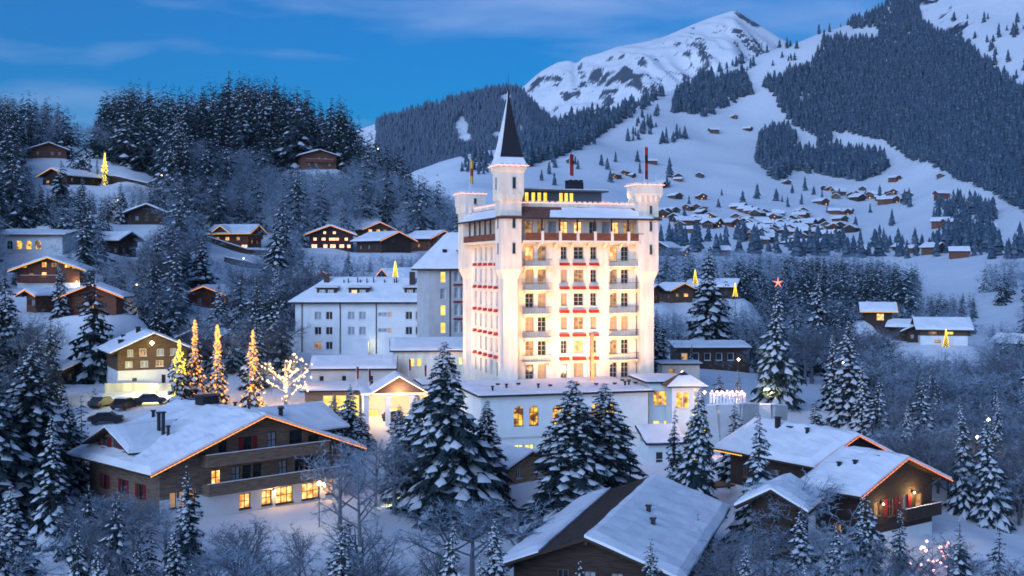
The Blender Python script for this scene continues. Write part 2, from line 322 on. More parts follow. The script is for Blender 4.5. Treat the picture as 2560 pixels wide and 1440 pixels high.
# ------------------------------------------------------------------ building helpers
def clip(poly, a, b, c):          # keep a*u+b*v<=c
    out = []
    for i in range(len(poly)):
        p, q = poly[i], poly[(i+1) % len(poly)]; fp = a*p[0]+b*p[1]-c; fq = a*q[0]+b*q[1]-c
        if fp <= 1e-9: out.append(p)
        if (fp < -1e-9 and fq > 1e-9) or (fp > 1e-9 and fq < -1e-9):
            t = fp/(fp-fq); out.append((p[0]+(q[0]-p[0])*t, p[1]+(q[1]-p[1])*t))
    return out
_wm = {}
def window_mesh(w, h, nx, ny, fm, arch):
    k = ('f', round(w, 2), round(h, 2), nx, ny, fm, arch)
    if k not in _wm:
        b = MB(); t = min(.09, w*.08)
        b.box(0, t, -.05, .03, 0, h); b.box(w-t, w, -.05, .03, 0, h); b.box(t, w-t, -.05, .03, 0, t); b.box(t, w-t, -.05, .03, h-t, h)
        for i in range(1, nx): x = w*i/nx; b.box(x-t*.4, x+t*.4, -.035, .02, t, h-t)
        for j in range(1, ny): z = h*j/ny; b.box(t, w-t, -.025, .015, z-t*.35, z+t*.35)
        b.box(-.06, w+.06, -.28, -.06, -.07, 0)      # sill
        _wm[k] = b.mesh('window', [fm])
    return _wm[k]
def pane_mesh(w, h, pm):
    k = ('p', round(w, 2), round(h, 2), pm)
    if k not in _wm: _wm[k] = MB().poly([(.05, .035, .05), (w-.05, .035, .05), (w-.05, .035, h-.05), (.05, .035, h-.05)]).mesh('pane', [pm])
    return _wm[k]
def shutter_mesh(w, h, m):
    k = ('s', round(w, 2), round(h, 2), m)
    if k not in _wm:
        b = MB().box(0, w, -.07, -.012, 0, h)
        for i in range(1, 6): b.box(.06, w-.06, -.085, -.0705, h*i/6-.03, h*i/6+.03)
        _wm[k] = b.mesh('shutter', [m])
    return _wm[k]
def facade(parent, o, ang, W, z0, z1, ops, m, gable=None, depth=.2, name='wall', frame='white_paint', mi2=None, zsplit=None, m2=None):
    """a wall with real openings; o = local start (x,y), ang = wall direction, outward is to its right; gable=(eave height, slope)
    ops: (u0, z0, w, h, pane, nx, ny[, extras]); extras: 'arch', shutter material or 'none'"""
    c, s = math.cos(ang), math.sin(ang); nx_, ny_ = s, -c
    def pt(u, v, dp=0.0): return (o[0]+c*u-nx_*dp, o[1]+s*u-ny_*dp, v)
    us = {0.0, W}; vs = {z0, z1 if not gable else gable[0]+gable[1]*W/2}
    if zsplit: vs.add(zsplit)
    for q in ops: us |= {q[0], q[0]+q[2]}; vs |= {q[1], q[1]+q[3]}
    us = sorted(us); vs = sorted(vs); b = MB()
    for i in range(len(us)-1):
        for j in range(len(vs)-1):
            a0, a1, b0, b1 = us[i], us[i+1], vs[j], vs[j+1]; mu, mv = (a0+a1)/2, (b0+b1)/2
            if any(q[0] < mu < q[0]+q[2] and q[1] < mv < q[1]+q[3] for q in ops): continue
            pl = [(a0, b0), (a1, b0), (a1, b1), (a0, b1)]
            if gable:
                ez, k = gable; pl = clip(pl, -k, 1, ez)
                if len(pl) > 2: pl = clip(pl, k, 1, ez+k*W)
            if len(pl) > 2: b.poly([pt(u, v) for u, v in pl], 1 if (zsplit and mv < zsplit) else 0)
    for q in ops:
        u, v, w, h = q[:4]; ex = q[7:] if len(q) > 7 else ()
        mi = 1 if (zsplit and v+h/2 < zsplit) else 0
        for (p1, p2) in (((u, v), (u+w, v)), ((u+w, v), (u+w, v+h)), ((u+w, v+h), (u, v+h)), ((u, v+h), (u, v))):
            b.poly([pt(*p1), pt(*p2), pt(*p2, depth), pt(*p1, depth)], mi)
        if 'arch' in ex:
            r = w/2; K = 8
            for sd in (-1, 1):
                arc = [(u+r+sd*r*math.cos(math.pi/2*k/K), v+h-r+r*math.sin(math.pi/2*k/K)) for k in range(K+1)]
                for k in range(K): b.poly([pt(u+r+sd*r, v+h, 0), pt(*arc[k]), pt(*arc[k+1])], mi)
        if 'none' in ex: continue
        wo_ = link('window', window_mesh(w, h, q[5], q[6], frame, 0), parent, pt(u, v, depth), ang)
        link('pane', pane_mesh(w, h, q[4]), wo_)
        for e in ex:
            if e in ('red_dark', 'wood', 'wood_dark', 'plaster_green'):
                sw = min(w*.5, .6)
                link('shutter', shutter_mesh(sw, h, e), parent, pt(u-sw-.03, v, -.0), ang); link('shutter', shutter_mesh(sw, h, e), parent, pt(u+w+.03, v, -.0), ang)
    mats = [m] + ([m2] if zsplit else [])
    return mk(name, b, mats, parent)
def snow_slab(b, c00, c10, c11, c01, th, seed=0, nx=14, ny=10, mi=0, lump=.10, over=True):
    """a blanket of snow over a quad (corners in order), rounded at its rim, slightly uneven"""
    cs = [np.array(c, float) for c in (c00, c10, c11, c01)]
    us = np.linspace(0, 1, nx+1); vs = np.linspace(0, 1, ny+1)
    LX = max(.5, np.linalg.norm(cs[1]-cs[0])); LY = max(.5, np.linalg.norm(cs[3]-cs[0])); i0 = len(b.v)
    def base(u, v):
        if over:
            nn = float(fbm(np.array(u*LX*.6+seed), np.array(v*LY*.6+seed*.7), 2, seed+9)); k = .22*max(0, nn-.25)
            u = u+(k/LX if u > .999 else -k/LX if u < .001 else 0); v = v+(k/LY if v > .999 else -k/LY if v < .001 else 0)
        return (cs[0]*(1-u)+cs[1]*u)*(1-v)+(cs[3]*(1-u)+cs[2]*u)*v
    for u in us:
        for v in vs:
            e = min(u*LX, (1-u)*LX, v*LY, (1-v)*LY); f = min(1, e/.5)**.5
            p = base(u, v); n = fbm(np.array((p[0]+p[1])*.55+seed), np.array((p[1]-p[0])*.55+p[2]*.3+seed*1.7), 3, seed)
            b.v.append((p[0], p[1], p[2]+th*(.45+.55*f)+lump*(float(n)-.45)*(.4+f)))
    m = ny+1
    for i in range(nx):
        for j in range(ny): b.f.append((i0+i*m+j, i0+(i+1)*m+j, i0+(i+1)*m+j+1, i0+i*m+j+1)); b.m.append(mi)
    rim = [(i, 0) for i in range(nx+1)]+[(nx, j) for j in range(1, ny+1)]+[(i, ny) for i in range(nx-1, -1, -1)]+[(0, j) for j in range(ny-1, 0, -1)]
    k0 = len(b.v)
    for (i, j) in rim: b.v.append(tuple(base(us[i], vs[j])))
    for k in range(len(rim)):
        a = i0+rim[k][0]*m+rim[k][1]; k2 = (k+1) % len(rim); a2 = i0+rim[k2][0]*m+rim[k2][1]
        b.f.append((k0+k, k0+k2, a2, a)); b.m.append(mi)
    return b
def slab(b, quad, th, mi=0):       # quad extruded downwards
    q = [np.array(p, float) for p in quad]; d = np.array((0, 0, th))
    b.poly(q, mi); b.poly([p-d for p in q[::-1]], mi)
    for i in range(4): b.poly([q[i]-d, q[(i+1) % 4]-d, q[(i+1) % 4], q[i]], mi)
    return b
def light_row(p, q, step=.45, r=.07):
    b = MB(); p, q = np.array(p), np.array(q); n = max(2, int(np.linalg.norm(q-p)/step))
    for i in range(n+1): b.ball(p+(q-p)*i/n, r)
    b.tube(p, q, .045, n=4)
    return b
def railing(b, p, q, h, mi=0, step=.18):
    p, q = np.array(p, float), np.array(q, float); n = int(np.linalg.norm(q-p)/step)
    b.beam(p+(0, 0, h), q+(0, 0, h), .06, .06, mi); b.beam(p+(0, 0, .08), q+(0, 0, .08), .04, .04, mi)
    for i in range(n+1): c = p+(q-p)*i/max(1, n); b.tube(c+(0, 0, .08), c+(0, 0, h), .018, n=4, mi=mi, cap=False)
# ------------------------------------------------------------------ the hotel
HA = R(17)
hotel = thing('grand_hotel', 'floodlit cream castle-like hotel with corner turrets and a dark spire', 'hotel', (-0.44, 165, 14.6), HA)
HW, HD, HE = 20.2, 20.6, 22.3
def hs_(px): return ((px-CX)*165/F+.44)/(math.cos(HA)-math.sin(HA)*(px-CX)/F)
rows = [1.1, 4.4, 7.7, 11.0, 14.3, 17.5]
ops = []; rw = random.Random(3)
def pane_for(i):
    r = rw.random(); return 'glass' if r < .52 else ('curtain_warm' if r < .8 else ('lit_dim' if r < .93 else 'lit'))
for k, zc in enumerate(rows):
    for px, w in ((1324, 1.25), (1355, 1.25), (1410, .95), (1447, 1.5), (1484, .95), (1534, 1.15), (1562, 1.15)):
        h = 2.05 if px < 1380 or px > 1500 else 1.75
        if k == 0: h = 2.2
        ops.append((hs_(px)-w/2, zc-h/2+(.0 if h < 2 else -.1), w, h, pane_for(k), 2, 3))
topw = []
for px, p in ((1322, 'lit_dim'), (1353, 'lit_dim'), (1381, 'curtain'), (1410, 'lit'), (1445, 'lit'), (1483, 'glass'), (1515, 'curtain'), (1538, 'lit'), (1568, 'lit_dim'), (1588, 'lit_dim')):
    topw.append((hs_(px)-.6, 19.9, 1.2, 2.0, p, 2, 2))
facade(hotel, (0, 0), 0, HW, -4, HE, ops+topw, 'plaster', frame='frame_grey', depth=.28)
ops = []
for k, zc in enumerate(rows):
    for j in range(6):
        t = 3.0+j*2.85
        ops.append((HD-t-.5, zc-.95, 1.0, 1.9, pane_for(k), 2, 2))
for j in range(7): ops.append((HD-(2.6+j*2.5)-.55, 19.9, 1.1, 2.0, rw.choice(['glass', 'lit_dim', 'curtain']), 2, 2))
facade(hotel, (0, HD), -math.pi/2, HD, -4, HE, ops, 'plaster', frame='frame_grey', depth=.28)
facade(hotel, (HW, 0), math.pi/2, HD, -6, HE, [(2.5+2.8*j, zc-.9, 1.1, 1.9, pane_for(0), 2, 2) for j in range(6) for zc in rows], 'plaster', frame='frame_grey')
facade(hotel, (HW, HD), math.pi, HW, -6, HE, [], 'plaster')
_aw = MB(); _aw.box(-.72, .72, -.42, 0, -.22, .22); _aw.box(-.76, .76, -.5, -.42, -.26, -.12)
_awm = _aw.mesh('awning', ['red'])
for k in range(5):
    z = rows[k]+1.65
    for px, sc in ((1410, .95), (1447, 1.3), (1484, .95)): link('awning', _awm, hotel, (hs_(px), -.003, z), 0, (sc, 1, .9))
    for j in range(6): link('awning', _awm, hotel, (-.003, 3.0+j*2.85, z), -math.pi/2, (.8, .8, .9))
    for (pa, pb) in ((1306, 1374), (1521, 1590)):      # balconies
        u0, u1 = hs_(pa), hs_(pb); b = MB(); b.box(u0, u1, -1.15, -.002, z-.38, z-.26)
        for u in (u0+.3, u1-.3): b.beam((u, -.003, z-.9), (u, -.9, z-.45), .16, .2)
        bal = mk('balcony', b, 'plaster', hotel)
        b = MB(); z2 = z-.26
        railing(b, (u0+.04, -1.1, z2), (u1-.04, -1.1, z2), .95, step=.22); railing(b, (u0+.04, -1.1, z2), (u0+.04, -.01, z2), .95, step=.3); railing(b, (u1-.04, -1.1, z2), (u1-.04, -.01, z2), .95, step=.3)
        mk('railing', b, 'metal_grey', bal)
        if k < 5: lamp('balcony_lamp', bal, ((u0+u1)/2, -.55, z-.75), 22, (1, .45, .1), .1)
# top gallery: projecting timber balcony with dark boarded rail and cream posts
b = MB(); b.box(1.6, HW-1.2, -1.5, -.003, 18.95, 19.2); b.box(-1.5, -.003, 1.6, HD-1.2, 18.95, 19.2)
for i in range(8):
    u = 1.7+(HW-3.1)*i/7; b.beam((u, -.003, 18.2), (u, -1.2, 18.95), .25, .3)
gal = mk('gallery', b, 'plaster', hotel)
gx = [hs_(p) for p in (1303, 1348, 1392, 1436, 1479, 1521, 1562, 1603)]
for i in range(7):
    mk('rail_panel', MB().box(gx[i]+.2, gx[i+1]-.2, -1.48, -1.38, 19.2, 20.15).box(gx[i]+.2, gx[i+1]-.2, -1.52, -1.34, 20.15, 20.24), 'wood_red', hotel)
    mk('gallery_post', MB().box(gx[i+1]-.2, gx[i+1]+.2, -1.56, -1.34, 18.6, 20.5), 'plaster', hotel) if i < 6 else None
    mk('timber_post', MB().box(gx[i+1]-.1, gx[i+1]+.1, -1.3, -1.1, 20.25, 22.2), 'wood_dark', hotel)
for i in range(6):
    t = 1.9+(HD-3.6)*i/6; t2 = 1.9+(HD-3.6)*(i+1)/6
    mk('rail_panel', MB().box(-1.48, -1.38, t+.1, t2-.1, 19.2, 20.15), 'wood_red', hotel)
    mk('timber_post', MB().box(-1.35, -1.15, t-.1, t+.1, 19.2, 22.2), 'wood_dark', hotel)
# skirt roof with patchy snow, parapet with merlons, flat roof, penthouse
ov, zi = 1.9, 24.05
A = [(-ov, -ov, HE), (HW+ov, -ov, HE), (HW+ov, HD+ov, HE), (-ov, HD+ov, HE)]; B = [(.5, .5, zi), (HW-.5, .5, zi), (HW-.5, HD-.5, zi), (.5, HD-.5, zi)]
b = MB()
for i in range(4): b.poly([A[i], A[(i+1) % 4], B[(i+1) % 4], B[i]])
b.poly(A[::-1])
for i in range(4): b.poly([(A[i][0], A[i][1], HE-.18), (A[(i+1) % 4][0], A[(i+1) % 4][1], HE-.18), A[(i+1) % 4], A[i]], 1)
roof = mk('roof', b, ['tile', 'eave'], hotel)
b = MB()
def lerp(p, q, t): return tuple(np.array(p)+(np.array(q)-np.array(p))*t)
def skirt_patch(i, u0, u1, v0, v1, sd):
    f = lambda u, v: lerp(lerp(A[i], A[(i+1) % 4], u), lerp(B[i], B[(i+1) % 4], u), v)
    snow_slab(b, f(u0, v0), f(u1, v0), f(u1, v1), f(u0, v1), .14, sd, 16, 4)
skirt_patch(0, .30, .95, .05, .62, 1); skirt_patch(0, .38, .9, .5, .85, 2); skirt_patch(3, .06, .9, .05, .8, 3); skirt_patch(1, .05, .95, .05, .9, 4); skirt_patch(2, .05, .95, .05, .9, 5)
mk('snow', b, 'snow_roof', roof)
b = MB()
n = 24
for i in range(4):
    p, q = np.array(B[i]), np.array(B[(i+1) % 4]); d = (q-p)/np.linalg.norm(q-p)
    b.beam(p+(0, 0, .1), q+(0, 0, .1), .4, .5)
    for k in range(n):
        c = p+(q-p)*(k+.5)/n; b.beam(c-d*.22+(0, 0, .5), c+d*.22+(0, 0, .5), .34, .36)
mk('parapet', b, 'plaster', hotel)
for i in (0, 3):
    p, q = np.array(B[i])+(0, 0, .42), np.array(B[(i+1) % 4])+(0, 0, .42); nrm = np.array((0, -.28, 0)) if i == 0 else np.array((-.28, 0, 0))
    mk('light_strip', light_row(p+nrm, q+nrm, .42, .07), 'strip_pink', hotel)
mk('roof_snow', snow_slab(MB(), (.8, .8, 23.9), (HW-.8, .8, 23.9), (HW-.8, HD-.8, 23.9), (.8, HD-.8, 23.9), .3, 8, 18, 18), 'snow_roof', hotel)
ph = mk('penthouse', MB().box(3.2, 15.8, 5.5, 15, 24, 26.4).box(2.4, 16.6, 4.6, 15.8, 26.4, 26.65), 'metal_grey', hotel)
mk('snow', snow_slab(MB(), (2.4, 4.6, 26.65), (16.6, 4.6, 26.65), (16.6, 15.8, 26.65), (2.4, 15.8, 26.65), .22, 5), 'snow_roof', ph)
for u in (4.0, 5.0, 5.9, 6.8, 9.2, 10.0, 10.8):
    wo_ = link('window', window_mesh(.62, 1.5, 1, 1, 'frame_dark', 0), hotel, (u, 5.48, 24.75), 0); link('pane', pane_mesh(.62, 1.5, 'lit_yellow'), wo_, (0, -.06, 0))
b = MB().box(12.1, 14.3, 9, 11, 26.4, 28.0)
for k in range(3): b.box(12.1+.8*k, 12.6+.8*k, 8.98, 9.4, 28.0, 28.45); b.box(12.1+.8*k, 12.6+.8*k, 10.6, 11.02, 28.0, 28.45)
mk('lift_house', b, 'slate', hotel)
# towers: square lofts
def sq(cx, cy, h, z): return [(cx-h, cy-h, z), (cx+h, cy-h, z), (cx+h, cy+h, z), (cx-h, cy+h, z)]
def tower(cx, cy, zb, secs, crown_z, hw, merlon=True, wins=()):
    b = MB().loft([sq(cx, cy, h, z) for z, h in secs], 0)
    zt, ht = secs[-1]
    if merlon:
        n = 5
        for k in range(n):
            o_ = -ht+ht*2*(k+.5)/n
            for s_ in (-1, 1): b.box(cx+o_-.2, cx+o_+.2, cy+s_*ht-.14, cy+s_*ht+.14, zt, zt+.45); b.box(cx+s_*ht-.142, cx+s_*ht+.142, cy+o_-.198, cy+o_+.198, zt, zt+.448)
    t = mk('tower', b, 'plaster', hotel)
    # corbel arches under the crown
    b = MB(); h0 = [h for z, h in secs if z < crown_z][-1]
    for k in range(4):
        o_ = -hw+hw*2*(k+.5)/4
        for (dx, dy) in ((0, -1), (-1, 0)):
            x, y = cx+(o_ if dx == 0 else dx*hw), cy+(o_ if dy == 0 else dy*hw)
            b.box(x-(.16 if dx == 0 else .28), x+(.16 if dx == 0 else .05), y-(.16 if dy == 0 else .28), y+(.16 if dy == 0 else .05), crown_z-.75, crown_z+.1)
    mk('corbel', b, 'plaster', t)
    for (u, z, w, h, face, hh) in wins:
        if face == 0: loc, rz = (cx+u-w/2, cy-hh-.012, z-h/2), 0
        else: loc, rz = (cx-hh-.012, cy+u+w/2, z-h/2), -math.pi/2
        fr = link('window', window_mesh(w, h, 1, 1, 'frame_grey', 0), t, loc, rz)
        link('pane', pane_mesh(w, h, 'glass'), fr, (0, -.07, 0))
    zc_ = zt+.12
    b = MB()
    hh = ht+.2
    for (p, q) in (((cx-hh, cy-hh, zc_), (cx+hh, cy-hh, zc_)), ((cx-hh, cy-hh, zc_), (cx-hh, cy+hh, zc_)), ((cx+hh, cy-hh, zc_), (cx+hh, cy+hh, zc_))):
        r = light_row(p, q, .4, .075); i = len(b.v); b.v += r.v; b.f += [tuple(a+i for a in f) for f in r.f]; b.m += r.m
    mk('light_strip', b, 'strip_pink', t)
    return t
w1 = 1.45
tw = tower(-.1, -.1, 0, [(-3, 1.05), (13.9, 1.05), (14.4, 1.2), (15.2, 1.5), (15.7, w1), (24.2, w1), (24.7, 1.55), (25.6, 1.72), (28.4, 1.72), (28.7, 1.9), (29.2, 2.05)], 25.3, w1+.1, True,
      [(0.35, 21.6, .45, 1.5, 0, w1), (0.35, 18.1, .45, 1.5, 0, w1), (0, 21.6, .45, 1.5, 1, w1), (0, 18.1, .45, 1.5, 1, w1), (.3, 27.0, .5, 1.6, 0, 1.72), (0, 27.0, .5, 1.6, 1, 1.72)])
sp = [(29.25, 2.2), (29.7, 1.95), (30.5, 1.65), (32.0, 1.33), (34.0, .95), (36.3, .55), (38.6, .18), (39.8, .1)]
b = MB().loft([sq(-.1, -.1, h, z) for z, h in sp], 0, True, lambda k, j: 1 if (j == 3 or k == 0 or (k == 1 and j == 0)) else 0)
spire = mk('spire', b, ['slate', 'snow_roof'], hotel)
mk('finial', MB().tube((-.1, -.1, 39.4), (-.1, -.1, 42.2), .05, .02).ball((-.1, -.1, 39.7), .22), 'metal_dark', spire)
tower(HW, 0, 0, [(-4, 1.0), (13.4, 1.0), (14.0, 1.15), (14.9, 1.5), (24.4, 1.5), (25.0, 1.62), (25.9, 1.95), (27.0, 1.95)], 25.5, 1.6, True, [(.3, 21.3, .4, 1.4, 0, 1.5), (.3, 18, .4, 1.4, 0, 1.5), (.3, 23.6, .4, 1.2, 0, 1.5)])
tower(0, HD, 0, [(-3, .9), (13.8, .9), (15.3, 1.5), (23.4, 1.5), (24.0, 1.62), (25.0, 1.9), (26.6, 1.9)], 24.5, 1.6, True, [(.3, 25.6, .45, .9, 0, 1.9), (.3, 18, .4, 1.4, 0, 1.5)])
tower(HW, HD, 0, [(-3, .9), (13.8, .9), (15.3, 1.5), (23.4, 1.5), (24.0, 1.62), (25.0, 1.9), (25.6, 1.9)], 24.5, 1.6, True)
# drain pipe along the foot of the tower, downpipes
mk('downpipe', MB().tube((1.25, -.12, 1.0), (1.25, -.12, 18.5), .06, n=6).tube((1.25, -.12, 1.0), (-.9, -1.4, -.6), .07, n=6), 'metal_dark', hotel)
mk('downpipe', MB().tube((HW-1.3, -.12, -1), (HW-1.3, -.12, 18.5), .06, n=6), 'metal_dark', hotel)
def to_world(o, p):
    c, s = math.cos(o.rotation_euler[2]), math.sin(o.rotation_euler[2]); return np.array((o.location[0]+c*p[0]-s*p[1], o.location[1]+s*p[0]+c*p[1], o.location[2]+p[2]))
def flag(label, base, h, cols, fh=2.4, fw=.55):
    f = thing('flag', label, 'flag', base)
    mk('pole', MB().tube((0, 0, 0), (0, 0, h), .06, .03, 6), 'white_paint', f)
    n = len(cols)
    for i, cc in enumerate(cols):
        b = MB(); K = 5; z1 = h-.1-fh*i/n; z0 = h-.1-fh*(i+1)/n
        for k in range(K):
            x0, x1 = fw*k/K, fw*(k+1)/K; y0, y1 = .13*math.sin(k*1.5), .13*math.sin((k+1)*1.5); sag = .25
            b.poly([(x0, y0, z0-sag*x0), (x1, y1, z0-sag*x1), (x1, y1, z1-sag*x1), (x0, y0, z1-sag*x0)])
        mk('cloth', b, cc, f)
flag('limp red and yellow flag on the turret at the far corner of the hotel', to_world(hotel, (0, HD, 26.6)), 5.5, ['yellow', 'red', 'yellow'], 3.6, .5)
flag('limp red flag on the pole over the dark lift house of the hotel roof', to_world(hotel, (12.2, 9.3, 28.0)), 4.4, ['red_dark', 'red'], 3.2, .6)
flag('long limp red and black flag on the plain turret of the hotel', to_world(hotel, (HW, 0, 27.0)), 5.8, ['red', 'slate', 'red', 'red_dark'], 4.6, .5)
flag('short bare white pole on the plain turret of the hotel', to_world(hotel, (HW+1.5, -.6, 27.0)), 1.7, [])
# floodlights on the terrace roof and round the foot of the hotel
def floodlight(label, loc, aim, e, col=(1, .52, .20), size=75, cat_group='floodlights at the foot of the hotel'):
    f = thing('floodlight', label, 'floodlight', loc, group=cat_group)
    mk('bracket', MB().box(-.03, .03, -.03, .03, 0, .3), 'metal_dark', f)
    mk('housing', MB().loft([[(-.22, -.12, .28), (.22, -.12, .28), (.22, .12, .28), (-.22, .12, .28)], [(-.3, -.2, .5), (.3, -.2, .5), (.3, .2, .5), (-.3, .2, .5)]]), 'metal_dark', f)
    lamp('flood_lamp', f, (0, 0, .62), e, col, .25, 'SPOT', np.array(aim)-np.array(loc), R(size), .7)
FL = 'small black floodlight on the snowy terrace roof shining up the hotel front'
FE = 2700
for u, e, hh in ((2.6, .9, 11), (6.4, 1.0, 12), (9.0, 1.25, 8), (11.6, 1.25, 8), (14.6, 1.2, 12)):
    floodlight(FL, to_world(hotel, (u, -10.0, -.25)), to_world(hotel, (u+(3.5 if u > 14 else 0), 0, hh)), FE*e*1.15, size=100)
for u in (-.8, 14.9): floodlight(FL, to_world(hotel, (u, -7.0, -.22)), to_world(hotel, (u if u < 5 else HW, 0, 19)), FE*1.45, size=52)
FS = 'small black floodlight on the ground beside the narrow side of the hotel'
for t, e in ((1, 1.6), (7, 1.6), (14, 1.5), (19, 1.3)): floodlight(FS, to_world(hotel, (-9.0, t, -2.2)), to_world(hotel, (0, t, 11)), FE*e, size=95)
FR = 'small black floodlight on the hotel roof shining at a turret crown'
for (x, y, ax, ay, az) in ((3.2, 2.6, 0, 0, 27), (HW-3, 2.6, HW, 0, 26)): floodlight(FR, to_world(hotel, (x, y, 24.3)), to_world(hotel, (ax, ay, az)), 260, size=60, cat_group='floodlights on the hotel roof')
FT = 'small black floodlight on the skirt roof of the hotel below a turret'
for (x, y, ax, ay, az, e) in ((-3.4, -6.2, 0, 0, 26.5, 560), (14.5, -5.6, HW, 0, 25, 620), (-6.0, HD-3, 0, HD, 25, 420)):
    floodlight(FL if y < 0 else FS, to_world(hotel, (x, y, -.3 if y < 0 else -2.2)), to_world(hotel, (ax, ay, az)), e*8.5, size=26)
# ------------------------------------------------------------------ buildings round the hotel
def rel(p):                     # world point -> hotel-local
    dx, dy = p[0]-hotel.location[0], p[1]-hotel.location[1]; c, s = math.cos(HA), math.sin(HA); return c*dx+s*dy, -s*dx+c*dy, p[2]-14.6
def block(name, label, cat, px, py, d, ang, W, D, h, ops=(), m='plaster_white', side_ops=(), right_ops=(), snow=.3, eave=.5, roof_m='eave', zroof=None, slope=0.0, frame='white_paint', below=6, seed=1):
    """flat or mono-pitched building; (px,py,d) = front start of its eave line"""
    p = P(px, py, d); zb = p[2]-h
    t = thing(name, label, cat, (p[0], p[1], zb), ang)
    facade(t, (0, 0), 0, W, -below, h, list(ops), m, frame=frame)
    facade(t, (0, D), -math.pi/2, D, -below, h, list(side_ops), m, frame=frame); facade(t, (W, 0), math.pi/2, D, -below, h, list(right_ops), m, frame=frame)
    facade(t, (W, D), math.pi, W, -below, h+slope*D, [], m)
    e = eave; q = [(-e, -e, h), (W+e, -e, h), (W+e, D+e, h+slope*(D+2*e)), (-e, D+e, h+slope*(D+2*e))]
    r = mk('roof', slab(MB(), [(x, y, z+.22) for x, y, z in q], .22), roof_m, t)
    if snow:
        q2 = [(-e+.12, -e+.12, h+.22), (W+e-.12, -e+.12, h+.22), (W+e-.12, D+e-.12, h+.22+slope*(D+2*e)), (-e+.12, D+e-.12, h+.22+slope*(D+2*e))]
        mk('snow', snow_slab(MB(), *q2, snow, seed, 18, 12, lump=.16), 'snow_roof', r)
    return t
# restaurant block under the hotel: pale wall with arched windows
PW = 22.6; p0 = P(1203, 993, 150)
pod = thing('terrace_building', 'pale green restaurant block with arched lit windows below the hotel', 'building', (p0[0], p0[1], 4.0), HA)
PH = p0[2]-4.0
def pu(px): return ((px-CX)*150/F-p0[0])/(math.cos(HA)-math.sin(HA)*(px-CX)/F)
ops = [(pu(x)-.66, 6.0, 1.32, 2.55, 'lit_room', 2, 3, 'arch') for x in (1297, 1335, 1394, 1430, 1490, 1525)]
ops += [(pu(x)-.62, 2.35, 1.24, 1.35, 'lit_lime', 2, 2) for x in (1250, 1298, 1325)]
facade(pod, (0, 0), 0, PW, -4, PH, ops, 'plaster_green', frame='frame_dark', depth=.3)
facade(pod, (0, 14), -math.pi/2, 14, -4, PH, [], 'plaster_green'); facade(pod, (PW, 0), math.pi/2, 14, -4, PH, [], 'plaster_green')
mk('string_course', MB().box(-.06, PW+.06, -.09, -.003, 4.45, 4.7), 'plaster_grey', pod)
q = [(-.6, -.7, PH), (PW+.6, -.7, PH), (PW+.6, 14.2, PH+.35), (-.6, 14.2, PH+.35)]
r = mk('roof', slab(MB(), [(x, y, z+.25) for x, y, z in q], .25), 'eave', pod)
mk('snow', snow_slab(MB(), *[(x*1.0, y, z+.25) for x, y, z in ((-.5, -.6, PH), (PW+.5, -.6, PH), (PW+.5, 14.1, PH+.35), (-.5, 14.1, PH+.35))], .32, 4, 30, 16, lump=.2), 'snow_roof', r)
for i, (u, y) in enumerate(((4.5, 4), (8.5, 3), (14.2, 4.4), (20.6, 3), (21.3, 3.4), (2.0, 1.8))):
    mk('roof_vent', MB().tube((u, y, PH), (u, y, PH+1.05), .14, n=8).tube((u, y, PH+1.05), (u, y, PH+1.2), .24, n=8), 'metal_dark', pod)
mk('flue', MB().box(17.9, 18.35, 8.6, 9.0, PH, PH+7.2), 'wood_light', pod)
# wing to the right of it with warm windows and a little pavilion
wing = block('hotel_wing', 'low pale green hotel wing with warm picture windows beside the turret', 'building', 1622, 958, 158, R(8), 6.0, 9, 8.4,
             [(.6, 5.4, 1.9, 2.0, 'lit_room', 3, 1), (3.4, 5.4, .8, 2.0, 'curtain', 1, 1), (.6, 2.2, .9, 1.25, 'lit_yellow', 2, 2), (2.0, 2.2, 1.0, 1.25, 'lit_yellow', 2, 2)], 'plaster_green', seed=12)
pp = P(1680, 968, 154); pav = thing('pavilion', 'small pavilion with pointed snowy roof and lit picture window beside the hotel wing', 'pavilion', (pp[0], pp[1], pp[2]-8.0), R(4))
facade(pav, (0, 0), 0, 3.8, -4, 8.0, [(.5, 5.2, 1.8, 2.2, 'lit_room', 2, 1), (2.9, 5.2, .5, 2.2, 'curtain', 1, 1)], 'plaster_green'); facade(pav, (3.8, 0), math.pi/2, 3.8, -4, 8, [(.6, 5.2, 1.2, 2.2, 'curtain', 1, 1)], 'plaster_green'); facade(pav, (0, 3.8), -math.pi/2, 3.8, -4, 8, [], 'plaster_green')
b = MB(); ap = (1.9, 1.9, 9.9); cs = [(-.7, -.7, 8), (4.5, -.7, 8), (4.5, 4.5, 8), (-.7, 4.5, 8)]
for i in range(4): b.poly([cs[i], cs[(i+1) % 4], ap])
b.poly(cs[::-1]); r = mk('roof', b, 'slate', pav)
b = MB(); up = np.array((0, 0, .16)); c3 = [np.array(c) for c in cs]; a3 = np.array(ap)
for (i, k0, k1) in ((0, .02, .72), (1, .02, .75)):
    p_, q_ = c3[i]+up, c3[(i+1) % 4]+up; snow_slab(b, p_+(a3-p_)*k0*.6, q_+(a3-q_)*k0*.6, q_+(a3-q_)*k1, p_+(a3-p_)*k1*.93, .12, 3+i, 8, 6)
mk('snow', b, 'snow_roof', r)
# low annexe roofs in front of the wing
block('low_annexe', 'low annexe with snowy lean-to roof beside the restaurant block', 'building', 1622, 1112, 147, R(10), 4.5, 4, 3.2, [(.9, .4, 1.0, 1.9, 'glass', 1, 2), (2.6, .6, 1.0, 1.4, 'glass', 2, 2)], 'plaster_green', slope=.32, seed=9)
